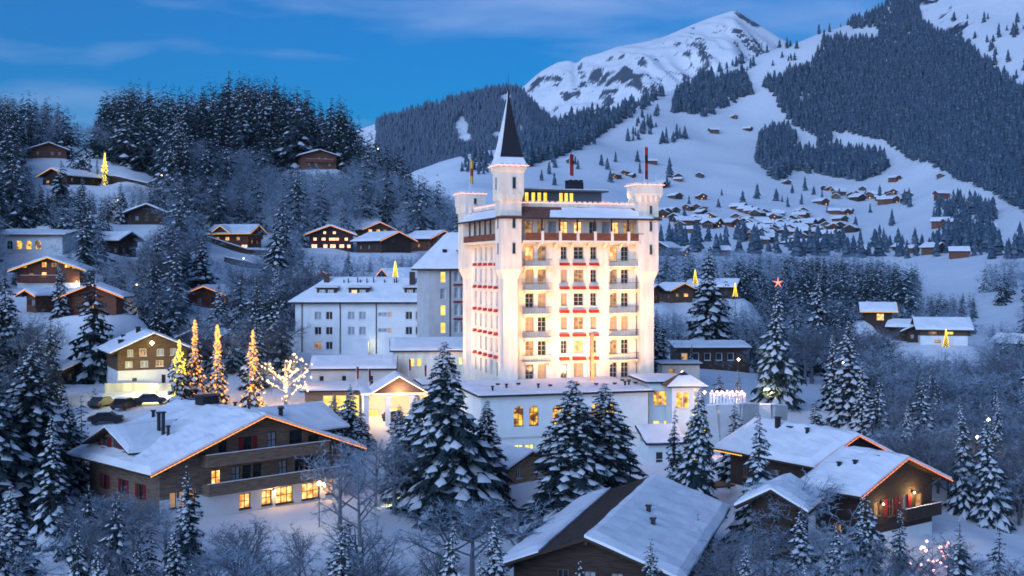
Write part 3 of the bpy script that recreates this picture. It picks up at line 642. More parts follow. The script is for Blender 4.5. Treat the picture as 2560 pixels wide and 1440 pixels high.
# porte-cochere with lit gable
pc = P(905, 990, 156); zb = 9.0
ent = thing('entrance_canopy', 'hotel entrance canopy with glowing gable and white pillars', 'canopy', (pc[0], pc[1], zb), R(10))
EH = pc[2]-zb; EW = 9.6
for (x, y) in ((.6, .6), (3.4, .6), (6.6, .6), (9.0, .6), (.6, 6), (9.0, 6)): mk('pillar', MB().box(x-.32, x+.32, y-.32, y+.32, -2, EH).box(x-.42, x+.42, y-.42, y+.42, EH-.35, EH-.1), 'plaster_white', ent)
mk('ceiling', MB().box(0, EW, 0, 7, EH, EH+.35), 'plaster_white', ent)
b = MB(); gx0, gx1, ga = 1.6, 8.0, 2.0; gm = (gx0+gx1)/2; b.poly([(gx0, -.25, EH+.35), (gx1, -.25, EH+.35), (gm, -.25, EH+.35+ga)]); mk('gable', b, 'wood_light', ent)
b = MB(); slab(b, [(gx0-.5, -.7, EH+.3), (gm, -.7, EH+ga+.5), (gm, 7, EH+ga+.5), (gx0-.5, 7, EH+.3)], .18); slab(b, [(gm, -.7, EH+ga+.5), (gx1+.5, -.7, EH+.3), (gx1+.5, 7, EH+.3), (gm, 7, EH+ga+.5)], .18); r = mk('roof', b, 'eave', ent)
b = MB(); snow_slab(b, (gx0-.4, -.6, EH+.3), (gm, -.6, EH+ga+.5), (gm, 7, EH+ga+.5), (gx0-.4, 7, EH+.3), .28, 3); snow_slab(b, (gm, -.6, EH+ga+.5), (gx1+.4, -.6, EH+.3), (gx1+.4, 7, EH+.3), (gm, 7, EH+ga+.5), .28, 4)
snow_slab(b, (-.1, -.1, EH+.352), (1.2, -.1, EH+.352), (1.2, 7, EH+.352), (-.1, 7, EH+.352), .25, 5, 6, 8); snow_slab(b, (8.4, -.1, EH+.352), (EW+.1, -.1, EH+.352), (EW+.1, 7, EH+.352), (8.4, 7, EH+.352), .25, 6, 6, 8); mk('snow', b, 'snow_roof', r)
b = MB()
for (p, q) in (((gx0-.5, -.78, EH+.32), (gm, -.78, EH+ga+.5)), ((gm, -.78, EH+ga+.5), (gx1+.5, -.78, EH+.32)), ((-.1, -.1, EH+.2), (EW+.1, -.1, EH+.2))):
    rr = light_row(p, q, .35, .09); i = len(b.v); b.v += rr.v; b.f += [tuple(a+i for a in f) for f in rr.f]; b.m += rr.m
mk('light_string', b, 'bulb_warm', ent)
for (x, y, e) in ((2, 3, 380), (7.5, 3, 380)): lamp('ceiling_lamp', ent, (x, y, EH-.25), e, (1, .62, .16), .2)
lamp('gable_lamp', ent, (gm, -1.3, EH+.45), 180, (1, .6, .35), .15)
facade(ent, (0, 7.0), 0, EW, -1, EH, [(1.0, -.6, 1.6, 2.4, 'lit_yellow', 2, 2), (4, -.6, 1.8, 2.6, 'lit_yellow', 3, 2), (7, -.6, 1.6, 2.4, 'lit_yellow', 2, 2)], 'plaster_white')
LW = block('lobby_wing', 'long single-storey lobby wing with snowy flat roof and yellow lit glass', 'building', 762, 980, 162, R(7), 8.2, 10, 3.6,
      [(2.4, .2, 1.5, 2.9, 'lit_yellow', 2, 1), (4.1, .2, 1.5, 2.9, 'lit_yellow', 2, 1), (5.8, .2, 1.5, 2.9, 'lit_yellow', 2, 1), (.5, 1.0, 1.0, 1.3, 'lit_dim', 2, 1)], 'wood_light', eave=.7, seed=20)
block('reception_wing', 'snow-roofed reception wing between the entrance canopy and the hotel', 'building', 1062, 965, 166, R(12), 6.5, 8, 4.5, [(.8, .9, 1.2, 2.0, 'lit', 2, 2), (3.0, .9, 1.2, 2.0, 'lit', 2, 2)], 'plaster', seed=21)
block('service_wing', 'low grey service wing with snowy roof in front of the white annexe', 'building', 778, 926, 178, R(4), 12.2, 5, 3.0, [(1.2, .6, .7, 1.6, 'glass', 1, 2), (4.5, .6, .7, 1.6, 'glass', 1, 2), (8.5, .6, .7, 1.6, 'glass', 1, 2)], 'plaster_grey', slope=.25, seed=22, below=4)
block('link_wing', 'cream link wing with yellow windows joining the annexe and the hotel', 'building', 982, 880, 186, R(6), 12.0, 6, 4.6, [(2.6, 2.3, .75, 1.3, 'lit_yellow', 1, 1), (3.7, 2.3, .75, 1.3, 'lit_yellow', 1, 1), (10.2, 2.5, .6, 1.2, 'lit_lime', 1, 1), (11.1, 2.5, .6, 1.2, 'lit_lime', 1, 1)], 'plaster', side_ops=[(.5, 2.2, 1.0, 1.6, 'lit_lime', 1, 1), (2.0, 2.2, 1.0, 1.6, 'lit_yellow', 1, 1), (3.6, 2.2, 1.0, 1.6, 'curtain', 1, 1)], slope=.22, seed=23, below=4)
# white annexe with hipped roof
AW, AD = 24.2, 13.0; pa = P(738, 755, 215); AH = 10.2
ann = thing('annexe_building', 'four-storey white hotel annexe with hipped snowy roof and dark dormers', 'building', (pa[0], pa[1], pa[2]-AH), R(1.5))
def au(px): return (px-738)*215/F
ops = []
for (x, k) in ((795, 0), (823, 0), (878, 0), (906, 0), (1022, 0), (1047, 0)):
    for j, y in enumerate((789, 827, 864)):
        if j == 2 and x > 830: continue
        z = AH-(y-755)*215/F; pn = rw.choice(['curtain', 'curtain', 'glass', 'curtain']); pn = 'lit_dim' if (j == 2 and x == 795) else pn
        ops.append((au(x)-.62, z-.72, 1.24, 1.44, pn, 2, 1))
for y in (786, 826): z = AH-(y-755)*215/F; ops.append((au(945), z-.35, 1.7, .7, 'curtain', 2, 1)); ops.append((au(974)-.3, z-.42, .7, .84, 'curtain_warm', 1, 1))
facade(ann, (0, 0), 0, AW, -3, AH, ops, 'plaster_white'); facade(ann, (0, AD), -math.pi/2, AD, -3, AH, [(3, 6, 1.2, 1.4, 'curtain', 2, 1), (8, 6, 1.2, 1.4, 'curtain', 2, 1)], 'plaster_white'); facade(ann, (AW, 0), math.pi/2, AD, -3, AH, [], 'plaster_white'); facade(ann, (AW, AD), math.pi, AW, -3, AH, [], 'plaster_white')
e = 1.1; rh = 4.3; cs = [(-e, -e, AH), (AW+e, -e, AH), (AW+e, AD+e, AH), (-e, AD+e, AH)]; r0, r1 = (5.4, AD/2, AH+rh), (AW-2.2, AD/2, AH+rh)
b = MB(); b.poly([cs[0], cs[1], r1, r0]).poly([cs[1], cs[2], r1]).poly([cs[2], cs[3], r0, r1]).poly([cs[3], cs[0], r0]).poly(cs[::-1])
for i in range(4): p_, q_ = cs[i], cs[(i+1) % 4]; b.poly([(p_[0], p_[1], AH-.3), (q_[0], q_[1], AH-.3), q_, p_])
roof = mk('roof', b, 'eave', ann); b = MB(); u_ = lambda p: (p[0], p[1], p[2]+.02)
snow_slab(b, u_(cs[0]), u_(cs[1]), u_(r1), u_(r0), .3, 31, 26, 10, lump=.18); snow_slab(b, u_(cs[3]), u_(cs[0]), u_(r0), u_(r0), .3, 32, 12, 10); snow_slab(b, u_(cs[1]), u_(cs[2]), u_(r1), u_(r1), .3, 33, 12, 10); snow_slab(b, u_(cs[2]), u_(cs[3]), u_(r0), u_(r1), .3, 34); mk('snow', b, 'snow_roof', roof)
for px in (814, 894, 1034):
    u = au(px); dm = mk('dormer', MB().box(u-1.75, u+1.75, 1.2, 5.2, AH+.9, AH+2.45).box(u-2.1, u+2.1, .7, 5.4, AH+2.45, AH+2.6), 'frame_dark', ann)
    mk('snow', snow_slab(MB(), (u-2.1, .7, AH+2.6), (u+2.1, .7, AH+2.6), (u+2.1, 5.6, AH+2.75), (u-2.1, 5.6, AH+2.75), .25, int(px), 8, 6), 'snow_roof', dm)
    for k, x in enumerate((u-1.25, u+.25)):
        wo_ = link('window', window_mesh(1.0, 1.0, 2, 1, 'white_paint', 0), dm, (x, 1.19, AH+1.15)); link('pane', pane_mesh(1, 1, 'lit_yellow' if (px == 894 and k == 0) else 'curtain'), wo_, (0, -.05, 0))
for (x, y, h, w) in ((5.0, 4.8, 1.8, .45), (AW-3.5, 4.2, 2.2, .5)): mk('chimney', MB().box(x-w, x+w, y-w, y+w, AH+2.6, AH+3.2+h), 'frame_dark', ann)
for i, x in enumerate((8.2, 9.0, 10.7, 11.2, 12.4, 13.6, 15.6, 17.4, 17.8)): mk('roof_vent', MB().tube((x, 4.4, AH+3), (x, 4.4, AH+4.0+.2*(i % 3)), .11, n=6), 'metal_dark', ann)
for x in (au(755), au(850), au(940)): mk('downpipe', MB().tube((x, -.1, -2), (x, -.1, AH-.3), .09, n=6), 'frame_dark', ann)
mk('stair_tower', MB().box(au(885), au(922), -1.4, -.004, -3, AH-7.0).box(au(885)-.1, au(922)+.1, -1.5, -.004, AH-7.0, AH-6.7), 'plaster_white', ann)
lamp('wall_lamp', ann, (au(930), -1.2, AH-7.6), 22, (1, .95, .5), .15)
lamp('side_lamp', ann, (-1.8, 5.5, 0.4), 320, (.95, 1.0, .45), .15); mk('lamp_housing', MB().tube((-1.8, 5.5, .5), (-1.8, 5.5, .8), .15, n=8).tube((-1.8, 5.5, .0), (-1.8, 5.5, -3), .05), 'metal_dark', ann)
# rear wing with steep roof
pb = P(1072, 672, 200); BH = 15.0; bw = thing('rear_wing', 'grey-lit rear hotel wing with steep snowy roof behind the cream block', 'building', (pb[0], pb[1], pb[2]-BH), HA)
BW, BD = 12, 9
ops = [(2.0, BH-(y-672)*200/F-.9, .9, 1.8, pn, 1, 2) for y, pn in ((693, 'lit_yellow'), (735, 'curtain'), (776, 'lit_yellow'), (820, 'lit_yellow'))]
for y in (690, 732, 775, 818):
    for x in (4.4, 5.5, 7.2, 8.3): ops.append((x, BH-(y-672)*200/F-1.0, .75, 1.9, 'curtain', 1, 2))
facade(bw, (0, 0), 0, BW, -4, BH, ops, 'plaster_grey'); facade(bw, (0, BD), -math.pi/2, BD, -4, BH, [], 'plaster_grey'); facade(bw, (BW, 0), math.pi/2, BD, -4, BH, [], 'plaster_grey')
for y in (712, 755, 798): mk('awning', MB().box(4.2, 6.4, -.4, -.003, BH-(y-672)*200/F-.15, BH-(y-672)*200/F+.15), 'red_dark', bw); mk('awning', MB().box(7.0, 9.2, -.4, -.003, BH-(y-672)*200/F-.15, BH-(y-672)*200/F+.15), 'red_dark', bw)
mk('downpipe', MB().tube((3.6, -.1, -3), (3.6, -.1, BH), .09), 'frame_dark', bw)
e = .9; cs = [(-e, -e, BH), (BW+e, -e, BH), (BW+e, BD+e, BH), (-e, BD+e, BH)]; tops = [(4.5, 3.6, BH+6), (BW-1, 3.6, BH+6), (BW-1, BD-3, BH+6), (4.5, BD-3, BH+6)]
b = MB()
for i in range(4): b.poly([cs[i], cs[(i+1) % 4], tops[(i+1) % 4], tops[i]])
b.poly(tops).poly(cs[::-1])
for i in range(4): p_, q_ = cs[i], cs[(i+1) % 4]; b.poly([(p_[0], p_[1], BH-.3), (q_[0], q_[1], BH-.3), q_, p_])
roof = mk('roof', b, 'eave', bw); b = MB()
for i in (0, 3, 1): snow_slab(b, *[u_(p) for p in (cs[i], cs[(i+1) % 4], tops[(i+1) % 4], tops[i])], .28, 40+i, 14, 12)
snow_slab(b, *[u_(p) for p in tops], .28, 47); mk('snow', b, 'snow_roof', roof)
dm = mk('dormer', MB().box(5.2, 9.6, -.2, 3.5, BH+1.1, BH+3.0).box(5.0, 9.8, -.5, 4, BH+3.0, BH+3.15), 'frame_dark', bw); mk('snow', snow_slab(MB(), (5, -.5, BH+3.15), (9.8, -.5, BH+3.15), (9.8, 4.2, BH+3.4), (5, 4.2, BH+3.4), .3, 5, 8, 6), 'snow_roof', dm)
mk('skylight', MB().box(2.6, 3.3, .9, 1.6, BH+1.6, BH+3.3), 'metal_dark', bw)
# parking wall lit from the chalet, terrace wall on the other side
b = MB(); pts = [(262, 958, 171), (330, 956, 172), (420, 958, 172), (520, 962, 171)]
for i in range(3):
    p_, q_ = P(*pts[i]), P(*pts[i+1]); b.beam((p_[0], p_[1], p_[2]-2.6), (q_[0], q_[1], q_[2]-2.6), .5, 5.2)
tag(mk('retaining_wall', b, 'concrete'), 'concrete retaining wall lit yellow above the parked cars', 'wall')
b = MB(); sb = MB(); pts = [(1772, 1014, 146), (1800, 1012, 144.5), (1850, 1010, 144.5), (1880, 1010, 146), (1895, 1012, 147), (1930, 1012, 146.4), (1962, 1014, 148)]
for i in range(6):
    p_, q_ = P(*pts[i]), P(*pts[i+1]); b.beam((p_[0], p_[1], p_[2]-3), (q_[0], q_[1], q_[2]-3), .5, 6); sb.beam((p_[0], p_[1], p_[2]+.09), (q_[0], q_[1], q_[2]+.09), .62, .18)
tw_ = thing('terrace_wall', 'tall pale retaining wall under the light-strung garden terrace', 'wall', (0, 0, 0)); mk('wall', b, 'plaster_grey', tw_); mk('snow_cap', sb, 'snow_roof', tw_)
bal = thing('balustrade', 'white pillared balustrade strung with pink lights on the garden terrace', 'balustrade')
def arc_pt(t): return np.array(P(1776+t*85, 1008, 146.3-1.6*math.sin(t*math.pi)))
for i in range(11): p_ = arc_pt(i/10); mk('baluster', MB().box(p_[0]-.14, p_[0]+.14, p_[1]-.14, p_[1]+.14, p_[2], p_[2]+1.15), 'plaster_white', bal)
b = MB()
for i in range(10): p_, q_ = arc_pt(i/10), arc_pt(i/10+.1); b.beam(p_+(0, 0, 1.22), q_+(0, 0, 1.22), .3, .14)
mk('coping', b, 'snow_roof', bal)
b = MB()
for i in range(26): p_ = arc_pt(i/25); b.ball(p_+(0, -.2, 1.25+.25*math.sin(i*1.7)), .13)
mk('light_string', b, 'bulb_pink', bal)
for t_ in (.25, .6, .95): p_ = arc_pt(t_)+np.array((0, .3, 1.75)); lamp('string_lamp', bal, p_, 420, (1, .58, .46), .2)
# retaining terraces in the hill under the mid chalets
for (lab, pts) in (('long dark stone terrace wall on the hillside below the lit chalets', [(520, 640, 312), (620, 638, 311), (700, 628, 312), (760, 622, 313)]), ('dark stone terrace wall lower on the hillside under the lit chalets', [(560, 668, 292), (640, 664, 291), (730, 655, 292)]),
                   ('dark road wall running along the white slope beside the yellow tree', [(130, 408, 352), (215, 418, 350), (290, 428, 350), (380, 440, 352)])):
    b = MB(); sb = MB()
    for i in range(len(pts)-1):
        p_, q_ = on_ground(pts[i][0], pts[i][2]), on_ground(pts[i+1][0], pts[i+1][2]); b.beam((p_[0], p_[1], p_[2]), (q_[0], q_[1], q_[2]), .5, 2.4); sb.beam((p_[0], p_[1], p_[2]+1.3), (q_[0], q_[1], q_[2]+1.3), .6, .2)
    t = thing('stone_wall', lab, 'wall'); mk('wall', b, 'wood_dark', t); mk('snow_cap', sb, 'snow_roof', t)
# ------------------------------------------------------------------ chalets
PADS = []
def chalet(name, label, x, y, a, W, L, ze, r, zb, oh=1.3, ohs=1.3, m='wood', base=0.0, front=(), left=(), right=(), balc=(), strip=None, strip_eave=False, snow=.46, chim=(), frame='wood_light', group=None, rafters=True, below=3, seed=1, lamps=(), side_wood=False, roof_l=True):
    """gable roof chalet; (x,y) under the front apex, local +y runs along the ridge; front: (u from centre, z, w, h, pane, nx, ny, extras)"""
    a = R(a); t = thing(name, label, 'chalet', (x, y, zb), a, group)
    k = r/(W/2); e = ze-zb; wi = W-2*ohs; ez = e+k*ohs-.12
    LL = L-2*oh; rd = random.Random(seed*7+3); pick = lambda: rd.choice(['glass', 'glass', 'curtain', 'lit_dim' if strip else 'glass'])
    if not front:
        nw = max(2, int(wi/2.6)); front = [((i-(nw-1)/2)*wi*.8/nw, zb+.9, .85, 1.05, pick(), 2, 1) for i in range(nw)]
        if e-.2 > 3.2: front += [((i-(nw-2)/2)*wi*.7/nw, zb+3.0, .85, 1.0, pick(), 2, 1) for i in range(nw-1)]
        if not balc and e > 3.0: balc = [(zb+2.35, -wi*.42, wi*.42, .8)]
    if not left: left = [(LL*(i+.5)/3-.4, zb+.9, .8, 1.0, pick(), 2, 1) for i in range(3)]
    if not right: right = [(LL*(i+.5)/3-.4, zb+.9, .8, 1.0, pick(), 2, 1) for i in range(3)]
    fo = [(wi/2+q[0]-q[2]/2, q[1]-zb, *q[2:]) for q in front]
    kw = dict(frame=frame, depth=.14); zs = dict(zsplit=base, m2='plaster_white') if base else {}
    facade(t, (-wi/2, oh), 0, wi, -below, 0, fo, m, gable=(ez, k), **kw, **zs)
    facade(t, (wi/2, L-oh), math.pi, wi, -below, 0, [], m, gable=(ez, k), **kw, **zs)
    zs2 = {} if side_wood else zs
    facade(t, (-wi/2, L-oh), -math.pi/2, LL, -below, ez, [(q[0], q[1]-zb, *q[2:]) for q in left], m, **kw, **zs2)
    facade(t, (wi/2, oh), math.pi/2, LL, -below, ez, [(q[0], q[1]-zb, *q[2:]) for q in right], m, **kw, **zs2)
    b = MB(); top = e+r
    ql = [(-W/2, 0, e), (0, 0, top), (0, L, top), (-W/2, L, e)]; qr = [(0, 0, top), (W/2, 0, e), (W/2, L, e), (0, L, top)]
    slab(b, ql, .22); slab(b, qr, .22)
    if rafters:
        nr = max(4, int(L/1.1))
        for i in range(nr):
            yy = .25+(L-.5)*i/(nr-1)
            for s_ in (-1, 1): b.beam((s_*(W/2-.1), yy, e-.24), (s_*(wi/2-.3), yy, e-.24+k*(ohs+.2)), .12, .18)
        for u in (-.5, 0, .5): b.beam((u*wi, .15, top-abs(u)*wi*k-.4), (u*wi, oh+.3, top-abs(u)*wi*k-.4), .22, .3)
    ro = mk('roof', b, 'wood_dark', t)
    if snow:
        b = MB(); n1, n2 = max(8, int(W)), max(8, int(L*.9))
        up = lambda p: (p[0], p[1], p[2]+.003)
        if roof_l: snow_slab(b, *[up(p) for p in ql], snow, seed, n1, n2, lump=.3)
        else: snow_slab(b, up(ql[0]), up(lerp(ql[0], ql[1], .5)), up(lerp(ql[3], ql[2], .42)), up(ql[3]), snow*.8, seed, n1, n2, lump=.2)
        snow_slab(b, *[up(p) for p in qr], snow, seed+3, n1, n2, lump=.3); mk('snow', b, 'snow_roof', ro)
    for (bz, u0, u1, dp) in balc:
        z = bz-zb; bb = mk('balcony', MB().box(u0, u1, oh-dp, oh-.004, z-.2, z), m, t)
        b = MB(); nb = max(2, int((u1-u0)/.21))
        for i in range(nb): b.box(u0+(u1-u0)*i/nb+.012, u0+(u1-u0)*(i+1)/nb-.012, oh-dp, oh-dp+.05, z+.0, z+.92)
        b.box(u0-.04, u1+.04, oh-dp-.05, oh-dp+.1, z+.92, z+1.0); mk('railing', b, m, bb)
        mk('railing', MB().box(u0, u0+.05, oh-dp+.06, oh-.004, z, z+.95), m, bb); mk('railing', MB().box(u1-.05, u1, oh-dp+.06, oh-.004, z, z+.95), m, bb)
        mk('snow', snow_slab(MB(), (u0-.04, oh-dp-.05, z+1.0), (u1+.04, oh-dp-.05, z+1.0), (u1+.04, oh-dp+.1, z+1.0), (u0-.04, oh-dp+.1, z+1.0), .08, 3, 12, 2, lump=.03), 'snow_roof', bb) if W > 9 else None
    if strip:
        o = -.09
        b = MB(); segs = [((-W/2, o, e-.12), (0, o, top-.1)), ((0, o, top-.1), (W/2, o, e-.12))]
        if strip_eave: segs.append(((-W/2-.06, 0, e-.12), (-W/2-.06, L, e-.12)))
        for p_, q_ in segs:
            rr = light_row(p_, q_, .5, .095); i = len(b.v); b.v += rr.v; b.f += [tuple(c+i for c in f) for f in rr.f]; b.m += rr.m
        mk('light_strip', b, strip, t)
    for (cx, cy, w, h, mm) in chim:
        zc_ = top-abs(cx)*k
        ch_ = mk('chimney', MB().box(cx-w, cx+w, cy-w, cy+w, zc_-.6, zc_+h).box(cx-w-.08, cx+w+.08, cy-w-.08, cy+w+.08, zc_+h, zc_+h+.1), mm, t)
    for (u, z, e_, col) in lamps:
        lp = mk('wall_lamp', MB().box(u-.1, u+.1, oh-.25, oh-.004, z-zb, z-zb+.12).ball((u, oh-.3, z-zb-.06), .13, 1), ['metal_dark', 'bulb_white'], t)
        lamp('lamp_light', lp, (u, oh-.55, z-zb-.1), e_, col, .12)
    PADS.append((x-math.sin(a)*L/2, y+math.cos(a)*L/2, zb-.15, max(W, L)*.55)); return t
def ch(label, ax, ay, d, W, L, a, hw, pitch=22, zb=None, name='chalet', **kw):
    p = P(ax, ay, d); r = W/2*math.tan(R(pitch)); ze = p[2]-r
    return chalet(name, label, p[0], p[1], a, W, L, ze, r, ze-hw if zb is None else zb, **kw)
# large chalet at the front on the west side
DK, CU, LT = 'glass', 'curtain', 'lit'
fr = [(-9.2, 7.3, .7, 1.5, 'curtain_warm', 1, 1), (-8.2, 7.3, .7, 1.5, 'curtain_warm', 1, 1), (-7.2, 7.3, .7, 1.5, 'curtain_warm', 1, 1),
      (-4.6, 8.9, 1.1, 1.5, LT, 2, 2), (-2.4, 8.9, 1.0, 1.6, CU, 2, 2), (-1.2, 8.9, 1.0, 1.6, DK, 2, 2), (0.0, 8.9, 1.0, 1.6, DK, 2, 2), (3.0, 8.9, 1.1, 1.6, CU, 2, 2), (5.0, 8.9, 1.1, 1.6, DK, 2, 2), (6.3, 8.9, 1.1, 1.6, DK, 2, 2), (7.6, 8.9, 1.1, 1.6, CU, 2, 2),
      (-3.9, 11.8, .9, 1.4, DK, 2, 1), (-1.1, 11.8, 1.0, 1.5, DK, 2, 2, 'red_dark'), (1.7, 11.8, 1.1, 1.7, CU, 2, 2), (4.6, 11.6, 1.6, 1.8, DK, 2, 2), (6.8, 11.5, 1.4, 1.2, DK, 2, 2),
      (-1.4, 6.2, 1.3, 1.5, LT, 2, 2), (1.1, 6.2, 1.2, 1.5, LT, 2, 2), (3.2, 6.1, 2.1, 1.7, LT, 3, 2), (6.4, 6.1, 2.2, 1.7, LT, 3, 2), (8.8, 6.3, 1.0, 1.5, LT, 2, 2)]
LC = chalet('chalet', 'large brown timber chalet with broad snowy roof and orange-lit gable edge', -24.3, 118.6, 44.3, 24.6, 17.9, 10.98, 4.45, 6.0, oh=1.6, ohs=1.7, m='wood_grey', base=2.2, front=fr,
     left=[(3, 8.0, 1.0, 1.3, DK, 2, 2, 'red_dark'), (7, 8.0, 1.0, 1.3, DK, 2, 2, 'red_dark'), (10.5, 8.0, 1.0, 1.3, DK, 2, 2, 'red_dark')], side_wood=True, balc=[(8.35, -6.2, 10.2, 1.4), (11.15, -6.4, 7.8, 1.4)], strip='strip_orange',
     chim=[], frame='wood_dark', seed=5, lamps=[(7.9, 7.7, 60, (1, .6, .25)), (1.9, 7.6, 40, (1, .55, .2))])
kL = 4.45/12.3; eL = 10.98-6.0; tL = eL+4.45
for (u, v, w, h) in ((-6.8, 8.9, .17, 2.3), (-6.8, 8.0, .17, 2.4), (-6.8, 7.0, .14, 1.1), (-4.2, 15.0, .16, .8), (1.3, 5.2, .13, .8), (1.0, 7.4, .13, .7), (6.0, 6.5, .2, 1.6), (6.2, 11.5, .12, .6)):
    z = tL-abs(u)*kL+.2; mk('flue', MB().tube((u, v, z-.4), (u, v, z+h), w*1.15, n=8).tube((u, v, z+h), (u, v, z+h+.12), w*1.9, n=8), 'metal_dark', LC)
mk('chimney', MB().box(-.9, 1.0, 10.6, 12.2, tL-.4, tL+1.0).box(-1.1, 1.2, 10.4, 12.4, tL+1.0, tL+1.15), 'metal_dark', LC)
for (u, v) in ((-3.6, 10.2), (-2.2, 8.4)):
    z = tL-abs(u)*kL; mk('skylight', slab(MB(), [(u-.6, v-.45, z-.6*kL+.42), (u+.6, v-.45, z+.6*kL+.42), (u+.6, v+.45, z+.6*kL+.42), (u-.6, v+.45, z-.6*kL+.42)], .12), 'glass', LC)
# dormer on its near slope, gable looking out over the eave
dz = tL-7.2*kL
b = MB(); yy0, yy1 = 6.5, 15.4; ym = (yy0+yy1)/2; xo, xi = -10.4, -9.0; ze_, zr_ = 6.25, 8.3
zw = tL-10.4*kL-.4
b.poly([(xo, yy0+.5, zw), (xo, yy1-.5, zw), (xo, yy1-.5, ze_+.1), (xo, ym, zr_-.15), (xo, yy0+.5, ze_+.1)][::-1])
for yw in (yy0+.5, yy1-.5): b.poly([(xo, yw, zw), (-7.6, yw, tL-7.6*kL), (-7.6, yw, ze_+.1), (xo, yw, ze_+.1)])
dm = mk('dormer', b, 'wood_grey', LC)
xr = -2.6
q1 = [(xo-1.1, yy0-.5, ze_), (-8.2, yy0-.5, ze_), (xr, ym, zr_), (xo-1.1, ym, zr_)]; q2 = [(xo-1.1, ym, zr_), (xr, ym, zr_), (-8.2, yy1+.5, ze_), (xo-1.1, yy1+.5, ze_)]
mk('dormer_roof', slab(slab(MB(), q1, .2), q2, .2), 'wood_dark', dm)
b = MB(); snow_slab(b, *[(p[0], p[1], p[2]+.003) for p in q1], .32, 61, 10, 8); snow_slab(b, *[(p[0], p[1], p[2]+.003) for p in q2], .32, 62, 10, 8); mk('snow', b, 'snow_roof', dm)
for y_ in (8.0, 10.3, 12.6):
    wo_ = link('window', window_mesh(.9, 1.0, 2, 1, 'wood_dark', 0), dm, (xo-.02, y_+.9, zw+.75), -math.pi/2); link('pane', pane_mesh(.9, 1.0, 'glass'), wo_, (0, -.05, 0))
    for dy in (-.55, 1.48): link('shutter', shutter_mesh(.5, 1.0, 'red_dark'), dm, (xo-.01, y_+dy+.5, zw+.75), -math.pi/2)
# cross wing of the same chalet behind its ridge
q = P(790, 1005, 143)
chalet('chalet_wing', 'rear wing of the large timber chalet with plain snowy roof and black flue', q[0]-6.2, 131.0, -40, 9.5, 11.5, 11.9, 2.4, 5.8, m='wood_grey', seed=15, chim=[(2.4, 3.5, .18, 1.6, 'metal_dark')])
# pair of chalets on the east side
R1 = chalet('chalet', 'brown chalet with broad snowy roof and red-lit gable edge below the garden terrace', 35.0, 121.0, 30.7, 12.3, 15.2, 10.4, 2.75, 5.4, oh=1.2, ohs=1.4, m='wood_dark', base=1.2, strip='strip_red', seed=25,
     front=[(-1.5, 8.3, 1.0, 1.3, DK, 2, 2), (1.5, 8.3, 1.0, 1.3, DK, 2, 2)], left=[(2, 7.6, 1.0, 1.2, DK, 2, 1), (6, 7.6, 1.0, 1.2, DK, 2, 1), (9, 7.6, 1.0, 1.2, DK, 2, 1)], chim=[(-1.6, 10.0, .22, 1.5, 'metal_dark'), (-1.7, 5.5, .14, .9, 'metal_dark'), (-1.0, 8.6, .3, .35, 'metal_dark')])
mk('porch', MB().tube((-7.6, 14.2, 0), (-7.6, 14.2, 4.6), .12).box(-8.0, -5.6, 12.2, 14.6, 1.2, 1.4), 'wood', R1)
mk('eave_lights', light_row((-6.2, 15.25, 4.75), (-6.2, 10.6, 4.75), .4, .09), 'strip_yellow', R1)
R2 = chalet('chalet', 'lower brown chalet with red shutters and red-lit gable beside the dark trees', 37.3, 113.0, 38.0, 14.6, 7.4, 9.3, 2.85, 4.2, oh=1.2, ohs=1.5, m='wood_dark', base=1.0, strip='strip_red', seed=28,
     front=[(-3.2, 6.9, .8, 1.2, 'lit_dim', 2, 2), (-1.0, 6.6, 1.0, 1.7, DK, 2, 2, 'red_dark'), (1.2, 6.6, 1.0, 1.7, CU, 2, 2, 'red_dark'), (3.6, 6.7, 1.1, 1.5, 'lit_dim', 2, 2)], balc=[(6.3, -.2, 5.6, 1.2)], lamps=[(-2.6, 8.0, 60, (1, .7, .3)), (2.4, 8.5, 130, (1, .68, .25))],
     chim=[(-3.2, 3.6, .14, .8, 'metal_dark'), (-3.9, 4.9, .14, .8, 'metal_dark'), (-.9, 2.6, .3, .3, 'metal_dark')])
# small timber store and roofs along the lower edge
chalet('chalet', 'small light timber chalet on a white base between the tall spruces', 2.3, 131.5, 48.2, 9.4, 5.6, 8.25, 1.61, 4.6, oh=.7, ohs=.8, m='wood_light', base=1.9, front=[(-1.6, 7.1, .75, 1.0, DK, 2, 1), (1.7, 7.1, .75, 1.0, DK, 2, 1)], seed=33, frame='plaster_green')
chalet('chalet', 'chalet with one snowy and one bare brown roof slope below the twin spruces', 5.2, 85, -17, 14, 27, 8.3, 2.6, 4.2, m='wood_dark', seed=35, roof_l=False, chim=[(2.2, 12.5, .16, .8, 'metal_dark'), (3.2, 9.0, .16, .9, 'metal_dark')])
chalet('chalet', 'little chalet roof heaped with snow beside the slim spruce', 22.3, 103.5, -25, 6.4, 8, 9.2, 1.7, 4.6, m='wood_dark', seed=37)
